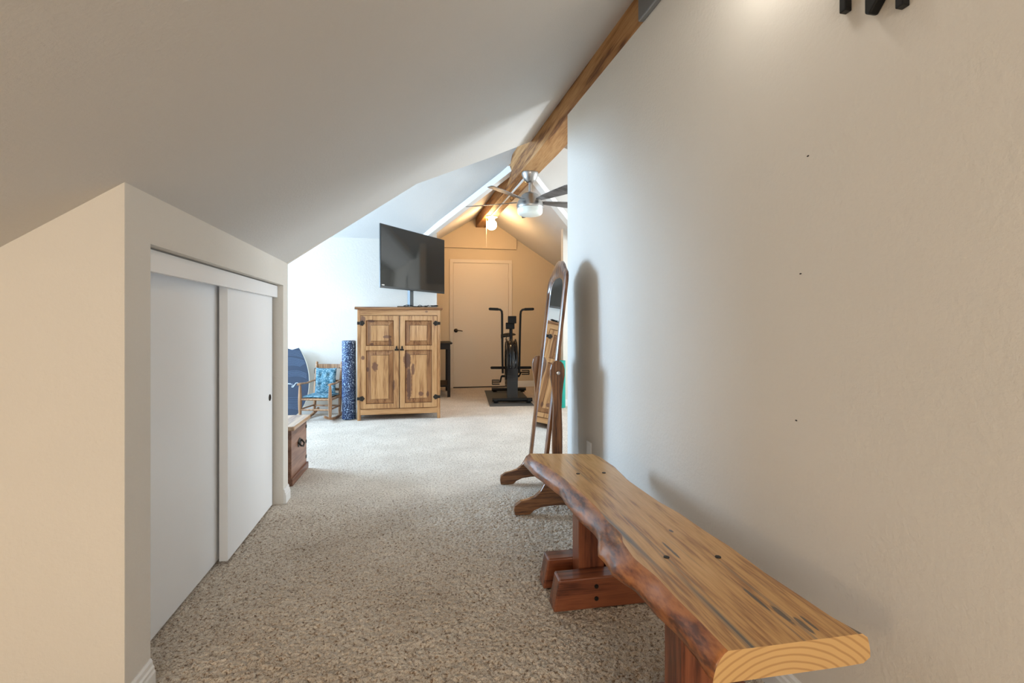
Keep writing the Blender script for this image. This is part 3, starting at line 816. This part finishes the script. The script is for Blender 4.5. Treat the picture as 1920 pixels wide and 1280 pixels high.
for s in (-1, 1): cab_door(s)

# ------------------------------------------------------------------ television on its stand
tvL, tvR = Vector((-.472, 5.125, 0)), Vector((.215, 6.01, 0))
# keep clear of the dormer corner
sh = Vector((-.010, -.012, 0)); tvL += sh; tvR += sh
ctr = (tvL+tvR)/2; ang = math.atan2(tvR.y-tvL.y, tvR.x-tvL.x); tw = (tvR-tvL).length
tv = thing('television', 'large black flat-screen television swivelled on a post stand on top of the pine cabinet', 'television', (ctr.x, ctr.y, 1.256), ang)
hw = tw/2; z0, z1 = .185, .852
def roll(o): o.rotation_euler = (0, R(-1.0), 0)
b = B(); b.box(-hw, hw, 0, .014, z0, z1); b.box(-hw*.75, hw*.75, .014, .05, z0+.05, z1-.2)
f_ = obj('housing', b, M['bezel'], tv, bevel=.003)
b = B(); b.box(-hw+.008, hw-.008, -.0015, .001, z0+.022, z1-.008); s_ = obj('screen', b, M['screen'], tv)
# small maker's mark at the lower left of the bezel
b = B(); b.box(-hw+.022, -hw+.06, -.0022, 0, z0+.027, z0+.036); lg = obj('maker_mark', b, M['white'], tv)
b = B(); b.box(-.03, .03, .05, .09, .012, .55); b.box(-.06, .06, .045, .055, .35, .55)
obj('stand_post', b, M['steelgrey'], tv, bevel=.003)
Rb = Matrix.Rotation(-ang, 4, 'Z')
b = B(); b.box(-.17, .17, -.03, .15, .0005, .012, Rb @ Matrix.Translation((-.03, 0, 0))); obj('stand_base', b, M['blackgloss'], tv, bevel=.003)
# cable tangle and small things on the cabinet top
b = B(); random.seed(3)
pts = []
for k in range(70):
    t = k/69; pts.append((-.27+.36*t+.04*math.sin(t*31), 5.498+.016*math.sin(t*23+1), 1.2685+.007*math.sin(t*41)+.004*math.sin(t*77)))
b.tube(pts, .0033, 6)
tag(obj('cable_tangle', b, M['rubber'], smooth=True), 'tangle of thin black cables lying on the cabinet top under the television', 'cable')
b = B(); b.box(-.022, .105, 5.485, 5.56, 1.2565, 1.2655); tag(obj('media_box', b, M['blackgloss'], bevel=.002), 'flat black box beside the television stand on the cabinet top', 'box')
b = B(); b.prism([(.0, 0), (.012, .010), (.07, .016), (.085, .008), (.08, 0)], 'Y', -.02, .02)
tag(obj('remote_control', b, M['rubber'], bevel=.003, loc=(.035, 5.525, 1.266)), 'small dark remote control on the right end of the cabinet top', 'remote control')

# ------------------------------------------------------------------ foam roller
b = B(); b.lathe([(.001, 0), (.018, 0), (.066, 0), (.075, .006), (.075, .874), (.066, .88), (.018, .88), (.016, .86), (.001, .86)], (-.872, 5.63, .001), 36)
tag(obj('foam_roller', b, M['roller'], smooth=True), 'tall navy foam roller with pale speckles standing on end beside the cabinet', 'foam roller')

# ------------------------------------------------------------------ child's rocking chair
rc = thing('rocking_chair', 'small wooden child rocking chair with tufted blue print cushions by the foam roller', 'chair', (-1.18, 5.70, 0), R(-14))
# local: front is -Y, seat width .34
def turned(b, p0, p1, r, bead=True):
    p0, p1 = Vector(p0), Vector(p1); n = 14; path = [p0.lerp(p1, k/n) for k in range(n+1)]
    rs = [r*(.72 if k in (0, n) else 1)*(1-.16*math.cos(k/n*2*math.pi)) for k in range(n+1)]
    b.tube(path, rs, 12)
xw = .17
rockers = []
for sx in (-1, 1):
    b = B(); pts = []
    pr = []
    for k in range(19):
        t = k/18; y = lerp(-.27, .27, t); z = .012+.16*((t-.5)*1.1)**2*2.0*.6
        pr.append((y, z))
    poly = [(y, z-.011) for y, z in pr]+[(y, z+.016) for y, z in pr[::-1]]
    x_ = sx*(xw-.004 if True else 0)
    b.prism(poly, 'X', x_-.012, x_+.012); obj('rocker', b, M['rock'], rc, bevel=.003)
    b = B(); turned(b, (sx*xw, -.15, .030), (sx*xw, -.15, .395), .0175); obj('front_post', b, M['rock'], rc, smooth=True)
    b = B(); turned(b, (sx*(xw-.02), .13, .030), (sx*(xw-.02), .20, .615), .0175)
    b.ball((sx*(xw-.02), .2, .615), .016, 12); obj('back_post', b, M['rock'], rc, smooth=True)
    b = B(); arm = [(sx*(xw+.004), -.185, .402), (sx*(xw+.008), -.15, .408), (sx*xw, 0, .402), (sx*(xw-.016), .165, .418)]
    b.tube(arm, [.016, .022, .017, .014], 12, flat=.55); obj('arm', b, M['rock'], rc, smooth=True)
    b = B(); b.tube([(sx*xw, -.14, .13), (sx*(xw-.015), .145, .13)], .009, 10); obj('stretcher', b, M['rock'], rc, smooth=True)
    b = B(); b.tube([(sx*xw, -.14, .235), (sx*(xw-.015), .155, .235)], .011, 10); obj('seat_rail', b, M['rock'], rc, smooth=True)
b = B(); b.tube([(-xw, -.15, .238), (xw, -.15, .238)], .011, 10); obj('seat_rail', b, M['rock'], rc, smooth=True)
b = B(); b.tube([(-xw+.015, .155, .238), (xw-.015, .155, .238)], .011, 10); obj('seat_rail', b, M['rock'], rc, smooth=True)
for y, z in ((-.15, .125), (.142, .125)):
    b = B(); b.tube([(-xw+.01, y, z), (xw-.01, y, z)], .010, 10); obj('stretcher', b, M['rock'], rc, smooth=True)
b = B()
for k in range(6): b.box(-.145+k*.052, -.115+k*.052, -.14, .15, .244, .250)
obj('seat_slats', b, M['rock'], rc)
for z, h in ((.575, .05), (.40, .035), (.31, .03)):
    b = B(); yb = .13+.07*(z-.03)/.585
    pts = [(-.15, yb), (-.08, yb+.012), (0, yb+.016), (.08, yb+.012), (.15, yb), (.15, yb+.008), (.08, yb+.020), (0, yb+.024), (-.08, yb+.020), (-.15, yb+.008)]
    b.prism(pts, 'Z', z-h/2, z+h/2); obj('back_slat', b, M['rock'], rc, bevel=.002)
def pillow(w, h, th, tufts, name):
    b = B(); nx, ny = 30, 26; top = []; bot = []
    for j in range(ny+1):
        r1, r2 = [], []
        for i in range(nx+1):
            u, v_ = i/nx*2-1, j/ny*2-1
            e = max(0, (1-u**6))**.5*max(0, (1-v_**6))**.5
            t = th*e*(.8)
            for tx, ty in tufts: t *= 1-.75*math.exp(-((u-tx)**2+(v_-ty)**2)/.03)
            sag = 1-.04*(1-v_*v_)
            x, y = u*w/2*sag, v_*h/2*(1-.05*(1-u*u))
            r1.append(b.bm.verts.new((x, y, t))); r2.append(b.bm.verts.new((x, y, -t*.35-.0005)))
        top.append(r1); bot.append(r2)
    for j in range(ny):
        for i in range(nx):
            b.face([top[j][i], top[j][i+1], top[j+1][i+1], top[j+1][i]]); b.face([bot[j+1][i], bot[j+1][i+1], bot[j][i+1], bot[j][i]])
    for j in range(ny):
        b.face([top[j][0], top[j+1][0], bot[j+1][0], bot[j][0]]); b.face([top[j][nx], bot[j][nx], bot[j+1][nx], top[j+1][nx]])
    for i in range(nx):
        b.face([top[0][i], bot[0][i], bot[0][i+1], top[0][i+1]]); b.face([top[ny][i], top[ny][i+1], bot[ny][i+1], bot[ny][i]])
    return b
tf = [(-.42, .42), (.42, .42), (-.42, -.42), (.42, -.42), (0, 0)]
bc = obj('back_cushion', pillow(.245, .30, .035, [(-.4, .45), (.4, .45), (-.4, -.3), (.4, -.3)], 'b'), M['cushion'], rc, smooth=True)
bc.location = (0, .105, .415); bc.rotation_euler = (R(83), 0, 0)
sc_ = obj('seat_cushion', pillow(.30, .29, .028, tf, 's'), M['cushion'], rc, smooth=True)
sc_.location = (0, -.005, .262)
for sx in (-1, 1):
    b = B(); b.tube([(sx*.13, .16, .56), (sx*.165, .175, .55), (sx*.172, .18, .52), (sx*.17, .178, .49)], .003, 6); obj('tie', b, M['espresso'], rc)

# ------------------------------------------------------------------ blue board leaning on the wall
bd = thing('skim_board', 'dark blue skim board with pale wave print leaning on the wall behind the rocking chair', 'board', (-1.56, 5.86, 0.002), 0)
tilt = Matrix.Rotation(R(-8.5), 4, 'X')
hb = .80
def board_half(t):
    return .19*(math.sin(math.pi*min(1, max(0, .08+.86*t)))**.6) if t < .97 else .19*.5
prof = [(0, .045), (.02, .075), (.08, .115), (.2, .165), (.35, .192), (.5, .196), (.62, .188), (.74, .166), (.84, .138), (.92, .108), (.97, .088), (1.0, .072)]
def smoothprof(pr, n=60):
    ts = [t for t, x in pr]; out_ = []
    for k in range(n+1):
        t = k/n; i = max(j for j in range(len(ts)) if ts[j] <= t+1e-9); i = min(i, len(ts)-2)
        p = [pr[max(0, i-1)], pr[i], pr[i+1], pr[min(len(ts)-1, i+2)]]; u = (t-p[1][0])/(p[2][0]-p[1][0])
        m1 = (p[2][1]-p[0][1])/max(1e-6, p[2][0]-p[0][0])*(p[2][0]-p[1][0]); m2 = (p[3][1]-p[1][1])/max(1e-6, p[3][0]-p[1][0])*(p[2][0]-p[1][0])
        out_.append((t, p[1][1]*(2*u**3-3*u**2+1)+m1*(u**3-2*u**2+u)+p[2][1]*(3*u**2-2*u**3)+m2*(u**3-u**2)))
    return out_
prof = [(t, x*1.05) for t, x in smoothprof(prof)]
pts = [(x, t*hb) for t, x in prof] + [(0, hb*.972)] + [(-x, t*hb) for t, x in prof[::-1]]
def board_mesh(scale, y0, y1):
    b = B(); cxx, czz = 0, hb/2
    p = [(x*scale[0], czz+(z-czz)*scale[1]) for x, z in pts]
    b.prism(p, 'Y', y0, y1); b.bm.transform(tilt); return b
obj('core', board_mesh((1, 1), -.008, .008), M['paleblue'], bd, bevel=.003)
M['navy'] = simple('navy_board', (0.010, 0.027, 0.065), 0.35, coat=.2)
obj('deck', board_mesh((.955, .985), -.0095, -.004), M['navy'], bd)
b = B(); random.seed(5)
def width_at(z): return interp([(t*hb, x) for t, x in prof], z)*.93
def wave(zc, amp, x0, x1, ph, r=.0011):
    P_ = []
    for k in range(24):
        x = lerp(x0, x1, k/23); z = zc+amp*math.sin(ph+x*11)-.5*(x)**2*2
        if abs(x) < width_at(z)-.006: P_.append(tilt @ Vector((x, -.0102, z)))
    if len(P_) > 3: b.tube(P_, r, 5)
for k in range(5): wave(.455+k*.014, .018, -.17, .17, .6+k*.05)
for k in range(9): wave(.58+k*.011, .012, -.16, .10+.01*k, 1.5+k*.1, .0009)
for k in range(6): wave(.70+k*.012, .010, -.1, .12, 2.2, .0008)
obj('wave_print', b, M['boardwhite'], bd); b = B()
for k in range(8): wave(.10+k*.018, .012, -.17, .12, 3+k*.35, .0009)
wp = obj('wave_print', b, M['boardwhite'], bd)
b = B()
b.tube([tilt @ Vector(p) for p in ((-.16, -.0105, .375), (-.05, -.0105, .377), (.0, -.0105, .373), (.02, -.0105, .372))], .0022, 6)
for k in range(9):   # a small line of script letters
    x = -.14+k*.016; b.tube([tilt @ Vector(p) for p in ((x, -.0105, .376), (x+.004, -.0105, .386), (x+.008, -.0105, .378), (x+.012, -.0105, .384))], .0018, 5)
b.tube([tilt @ Vector(p) for p in ((.012, -.0105, .338), (.03, -.0105, .340), (.042, -.0105, .362), (.055, -.0105, .384), (.075, -.0105, .386), (.085, -.0105, .375))], .0035, 6)
b.tube([tilt @ Vector(p) for p in ((.010, -.0105, .350), (.024, -.0105, .352), (.032, -.0105, .364))], .003, 6)
obj('script_logo', b, M['boardlogo'], bd)

# ------------------------------------------------------------------ wooden chest behind the closet corner
ch = thing('wooden_chest', 'low reddish wooden chest with iron end handle just behind the closet corner', 'chest', (-1.33, 3.54, 0))
hx_, hy_ = .452, .20
b = B(); b.box(-hx_, hx_, -hy_, hy_, .002, .362)
obj('body', b, M['cedar'], ch, bevel=.004)
b = B(); b.box(-hx_-.012, hx_+.012, -hy_-.012, hy_+.012, .002, .05); obj('plinth', b, M['cedar'], ch, bevel=.005)
b = B(); b.box(-hx_-.02, hx_+.024, -hy_-.02, hy_+.02, .364, .392); obj('lid', b, M['cedarlid'], ch, bevel=.007, seg=3)
for s in (-1, 1):
    b = B(); b.prism([(-.05, .235), (-.03, .215), (0, .222), (.03, .215), (.05, .235), (.035, .262), (0, .272), (-.035, .262)], 'X', s*hx_-(0 if s > 0 else .003), s*hx_+(.003 if s > 0 else 0))
    b.tube([(s*(hx_+.002), -.045, .25), (s*(hx_+.022), -.042, .225), (s*(hx_+.026), 0, .212), (s*(hx_+.022), .042, .225), (s*(hx_+.002), .045, .25)], .006, 8)
    obj('handle', b, M['iron'], ch, smooth=True)
for s in (-1, 1):
    for z in (.08, .19, .30):
        b = B(); b.box(*sorted((s*hx_, s*(hx_+.002))), hy_-.03, hy_+.0, z, z+.022); obj('corner_plate', b, M['iron'], ch)

# ------------------------------------------------------------------ black console table in the far corridor
ct = thing('console_table', 'black narrow console table with moulded top edge beside the far door', 'table', (.235, 7.45, 0))
b = B(); b.prism([(-.115, .775), (.105, .775), (.12, .785), (.122, .798), (-.115, .798)], 'Y', -.40, .40); obj('top', b, M['espresso'], ct, bevel=.003)
b = B(); b.box(-.11, .09, -.37, .37, .70, .774); obj('apron', b, M['espresso'], ct, bevel=.002)
for x in (-.09, .07):
    for y in (-.35, .35):
        b = B(); b.box(x-.022, x+.022, y-.022, y+.022, .001, .70); obj('leg', b, M['espresso'], ct, bevel=.003)
b = B(); b.box(-.10, .08, -.36, .36, .15, .17); obj('shelf', b, M['espresso'], ct)

# ------------------------------------------------------------------ exercise mat and fan bike
b = B(); b.prism([(.79, 6.17), (1.37, 6.13), (1.48, 7.62), (.90, 7.68)], 'Z', .001, .008)
tag(obj('exercise_mat', b, M['mat'], bevel=.002), 'thin grey rubber mat on the carpet under the exercise bike', 'mat')
bk = thing('exercise_bike', 'black upright fan exercise bike with tall moving handles in front of the far door', 'exercise bike', (1.125, 6.38, .009), R(-7))
K, KG = M['black'], M['blackgloss']
b = B(); b.tube([(-.27, 0, .04), (.27, 0, .04)], .026, 14); obj('front_foot_bar', b, K, bk, smooth=True)
b = B(); b.tube([(-.27, 1.08, .04), (.27, 1.08, .04)], .026, 14); obj('rear_foot_bar', b, K, bk, smooth=True)
for sx in (-1, 1):
    for y in (0, 1.08):
        b = B(); b.lathe([(.001, 0), (.034, 0), (.034, .010), (.012, .016), (.012, .03), (.001, .03)], (sx*.22, y, .0), 16); obj('levelling_foot', b, M['rubber'], bk, smooth=True)
for sx in (-1, 1):
    b = B(); b.tube([(sx*.225-.02, -.035, .036), (sx*.225+.02, -.035, .036)], .030, 16); obj('transport_wheel', b, M['rubber'], bk, smooth=True)
# fan cage: rounded drum, axis along X
def drum(y, z, r, hwid, name, mat):
    b = B(); pr = [(.001, -hwid), (r*.72, -hwid), (r*.92, -hwid*.86), (r*.985, -hwid*.5), (r, 0), (r*.985, hwid*.5), (r*.92, hwid*.86), (r*.72, hwid), (.001, hwid)]
    b.lathe(pr, (0, y, z), 48, Matrix.Rotation(R(90), 3, 'Y').to_4x4()); return obj(name, b, mat, bk, smooth=True)
cage = drum(.36, .49, .345, .075, 'fan_shroud', KG)
for sx in (-1, 1):
    b = B()
    for rr in (.10, .16, .22, .28, .32): b.tube([(sx*(.078+.002*(rr < .3)), .36+rr*math.cos(a), .49+rr*math.sin(a)) for a in [k*2*math.pi/32 for k in range(32)]], .004, 6, closed=True)
    obj('fan_grille', b, K, cage)
b = B(); pts = [(0, .36+.352*math.cos(R(a)), .49+.352*math.sin(R(a))) for a in range(20, 240, 8)]
b.tube(pts, .012, 8)
for sx in (-1, 1): b.tube([(sx*.062, p[1], p[2]) for p in pts], .009, 8)
obj('shroud_rim', b, K, cage, smooth=True)
b = B(); b.box(-.072, .072, -.012, .16, .05, .46); b.box(-.05, .05, .02, .08, .04, .12)
obj('front_support', b, KG, bk, bevel=.03, seg=4, smooth=True)
b = B(); b.tube([(0, .36, .80), (0, .40, 1.0), (0, .44, 1.10)], .024, 14); obj('console_stem', b, K, bk, smooth=True)
b = B(); b.box(-.075, .05, .36, .40, -.045, .045, Matrix.Translation((0, 0, 1.115)) @ Matrix.Rotation(R(-12), 4, 'X') @ Matrix.Translation((0, 0, 0)))
b.box(-.045, .075, .33, .365, -.05, .055, Matrix.Translation((0, 0, 1.12)))
obj('console', b, M['rubber'], bk, bevel=.006)
for sx in (-1, 1):
    b = B()
    P_ = [(sx*.118, .36, .36), (sx*.122, .38, .60), (sx*.127, .34, .95), (sx*.130, .28, 1.20), (sx*.135, .262, 1.24), (sx*.155, .255, 1.262), (sx*.19, .25, 1.268)]
    b.tube(P_, .0155, 12); arm = obj('moving_handle', b, K, bk, smooth=True)
    b = B(); b.tube([(sx*.185, .25, 1.268), (sx*.30, .24, 1.272)], .019, 12); b.ball((sx*.30, .24, 1.272), .019, 12); obj('grip', b, M['rubber'], arm, smooth=True)
    b = B(); b.tube([(sx*.07, .37, .44), (sx*.275, .37, .44)], .019, 12); b.ball((sx*.275, .37, .44), .019, 10); obj('foot_peg', b, M['rubber'], bk, smooth=True)
    b = B(); b.tube([(sx*.05, .55, .30), (sx*.13, .55, .30)], .016, 12)
    b.tube([(sx*.13, .55, .30), (sx*.15, .50, .30-sx*-.0+(.06 if sx > 0 else -.08))], .012, 10); obj('crank', b, K, bk, smooth=True)
    pz = .36 if sx > 0 else .22
    b = B()
    for zz in (-.028, .028): b.box(sx*.16 if sx > 0 else sx*.27, sx*.27 if sx > 0 else sx*.16, .45, .55, pz+zz-.005, pz+zz+.005)
    b.tube([(sx*.15, .5, pz), (sx*.27, .5, pz)], .009, 8)
    b.box(*sorted((sx*.262, sx*.272)), .45, .55, pz-.03, pz+.03)
    obj('pedal', b, K, bk, bevel=.002)
b = B(); b.box(-.03, .03, .04, 1.08, .045, .09); b.box(-.028, .028, .72, .80, .08, .72, Matrix.Translation((0, 0, 0))); obj('frame', b, K, bk, bevel=.006)
b = B(); b.tube([(0, .6, .3), (0, .76, .5), (0, .80, .86)], .022, 12); obj('seat_post', b, M['chrome'], bk, smooth=True)
b = B(); sp = []
for k in range(9):
    t = k/8; y = lerp(.66, .94, t); w_ = lerp(.022, .105, t**1.4)
    sp.append([(w_*math.cos(a), y, .90+.028*math.sin(a)*(1 if math.sin(a) > 0 else .7)) for a in [j*2*math.pi/14 for j in range(14)]])
b.loft(sp); obj('saddle', b, M['rubber'], bk, smooth=True)
b = B(); b.tube([(-.02, .42, .89), (-.10, .43, .885), (-.125, .43, .885)], .014, 10); b.lathe([(.001, -.018), (.030, -.018), (.034, 0), (.030, .018), (.001, .018)], (-.125, .43, .885), 16, Matrix.Rotation(R(90), 3, 'Y').to_4x4())
b.tube([(-.05, .42, .92), (-.07, .46, .84), (-.04, .50, .74), (-.02, .5, .66)], .006, 8)
obj('bottle_cage', b, K, bk, smooth=True)

# ------------------------------------------------------------------ ceiling fan
fx_, fy_ = WX(4.6)+.092, 4.60
fz = BZ(4.6)
fan = thing('ceiling_fan', 'brushed nickel ceiling fan with five grey blades and frosted light hung from the beam', 'ceiling fan', (fx_, fy_, fz))
b = B(); b.lathe([(.001, 0), (.082, 0), (.082, -.02), (.076, -.032), (.070, -.05), (.052, -.085), (.030, -.10), (.001, -.10)], (0, 0, -.001), 32); obj('canopy', b, M['nickel'], fan, smooth=True)
b = B(); b.lathe([(.001, -.095), (.013, -.095), (.013, -.20), (.001, -.20)], (0, 0, 0), 16); obj('downrod', b, M['nickel'], fan, smooth=True)
b = B(); b.lathe([(.001, -.185), (.020, -.188), (.024, -.20), (.060, -.205), (.085, -.225), (.092, -.245), (.105, -.262), (.118, -.285), (.128, -.31), (.132, -.325), (.132, -.345), (.128, -.352), (.001, -.352)], (0, 0, 0), 40); obj('motor_housing', b, M['nickel'], fan, smooth=True)
b = B(); b.lathe([(.001, -.352), (.124, -.352), (.124, -.375), (.122, -.395), (.112, -.410), (.09, -.418), (.001, -.421)], (0, 0, 0), 40); obj('light_bowl', b, M['glass_frost'], fan, smooth=True)
for k in range(5):
    a = R(80 - 72*k + 1)     # direction of each blade
    d_ = Vector((math.cos(a), math.sin(a), 0))
    b = B(); ol = [(.14, -.028), (.24, -.046), (.40, -.062), (.56, -.072), (.59, -.070), (.665, .030), (.655, .056), (.56, .064), (.40, .056), (.24, .042), (.14, .028)]
    b.prism(ol, 'Z', -.003, .003); b.bm.transform(Matrix.Rotation(a, 4, 'Z') @ Matrix.Rotation(R(-13), 4, 'X'))
    bl = obj('blade', b, M['blade'], fan, bevel=.001, loc=(0, 0, -.285))
    b = B(); b.prism([(.10, -.015), (.20, -.03), (.20, .03), (.10, .015)], 'Z', .003, .008); b.bm.transform(Matrix.Rotation(a, 4, 'Z') @ Matrix.Rotation(R(-13), 4, 'X'))
    obj('blade_iron', b, M['nickel'], bl)
# pull-chain lamp on the far end of the beam
lx, ly = WX(7.0)+.10, 7.0
lz = BZ(ly)
lamp = thing('globe_light', 'lit round globe light with pull cord under the far end of the beam', 'light', (lx, ly, lz))
b = B(); b.lathe([(.001, 0), (.088, 0), (.088, -.012), (.06, -.022), (.05, -.045), (.046, -.06), (.001, -.06)], (0, 0, -.001), 28); obj('lamp_holder', b, M['white'], lamp, smooth=True)
b = B(); b.ball((0, 0, -.125), .076, 28); gl = obj('globe', b, M['globe'], lamp, smooth=True)
b = B(); b.tube([(-.075, .02, -.03), (-.075, .02, -.45)], .0016, 6); obj('pull_cord', b, M['white'], lamp)
pl = point('globe_bulb', (lx, ly, lz-.125), 0.001, (1, .8, .5), .05)
bpy.data.objects.remove(pl)
# surface wiring channel from the fan to the lamp
b = B(); 
rings = [[(WX(y)+.085+dx, y, BZ(y)+dz) for dx, dz in ((-.009, .0), (-.009, -.012), (.009, -.012), (.009, .0))] for y in (4.72, 5.5, 6.2, 6.90)]
b.loft(rings); tag(obj('wiring_channel', b, M['white']), 'thin white surface wiring channel on the beam between fan and globe light', 'wiring')
b = B(); cx_, cy_, cz_ = WX(5.6)+.115, 5.6, BZ(5.6)
b.tube([(cx_, cy_, cz_), (cx_, cy_, cz_-.012)], .003, 6); b.tube([(cx_+.022*math.sin(a), cy_, cz_-.034+.022*math.cos(a)) for a in [k*2*math.pi/24 for k in range(24)]], .003, 6, closed=True)
tag(obj('ring_hook', b, M['bronze']), 'small dark ring hook screwed under the beam beyond the fan', 'hook')

# ------------------------------------------------------------------ small things
oy = 2.735
out_ = thing('wall_outlet', 'white electrical outlet low on the right wall behind the bench', 'outlet', (WX(oy), oy, .30), R(1.66))
b = B(); b.box(-.006, 0, -.035, .035, -.058, .058); obj('cover_plate', b, M['white'], out_, bevel=.002)
for dz in (-.02, .02):
    b = B(); b.box(-.0075, -.004, -.016, .016, dz-.013, dz+.013); obj('socket', b, M['white'], out_, bevel=.001)
# black wall sconce whose lower tips reach into view
sc = thing('wall_sconce', 'black metal wall light high on the right wall at the top edge of the frame', 'wall light', (WX(.925), .925, 1.9), R(1.66))
b = B(); b.prism([(.010, -.145), (-.002, -.152), (-.075, -.07), (-.075, .26), (.010, .26)], 'X', -.026, -.001); obj('back_plate', b, M['black'], sc, bevel=.004)
for y, z0 in ((.072, -.098), (-.065, -.175)):
    b = B(); b.box(-.020, -.001, y-.008, y+.009, z0, .25); obj('upright_bar', b, M['black'], sc, bevel=.002)
b = B(); b.tube([(-.015, -.03, .24), (-.07, .03, .30), (-.12, .14, .345), (-.14, .245, .355)], .008, 10)
b.lathe([(.001, .06), (.018, .06), (.024, .04), (.024, .03), (.001, .03)], (-.14, .245, .31), 16); obj('arm', b, M['black'], sc, smooth=True)
b = B(); b.ball((-.14, .245, .30), .042, 20); obj('bulb', b, emis('sconce_bulb', (1.0, 0.95, 0.86), 42), sc, smooth=True)
# rolled teal mat standing by the dormer wall beyond the mirror
b = B(); sp = []
ring = []
b.lathe([(.001, 0), (.022, 0), (.055, 0), (.055, .60), (.022, .60), (.020, .58), (.001, .58)], (1.685, 5.955, .001), 28)
tag(obj('rolled_mat', b, M['teal'], smooth=True), 'rolled teal exercise mat standing upright beyond the mirror post', 'mat')
# scuffs and nail marks on the right wall
for i, (y, z) in enumerate(((1.12, 1.50), (1.145, 1.19), (1.16, .79))):
    b = B(); b.ball((WX(y)-.0004, y, z), .003, 8, .25, 1.4, .7); tag(obj('wall_mark', b, M['gap_shade_marks']), ('tiny dark nail hole high on the right wall', 'tiny dark scuff at mid height on the right wall', 'tiny dark chip low on the right wall')[i], 'mark')
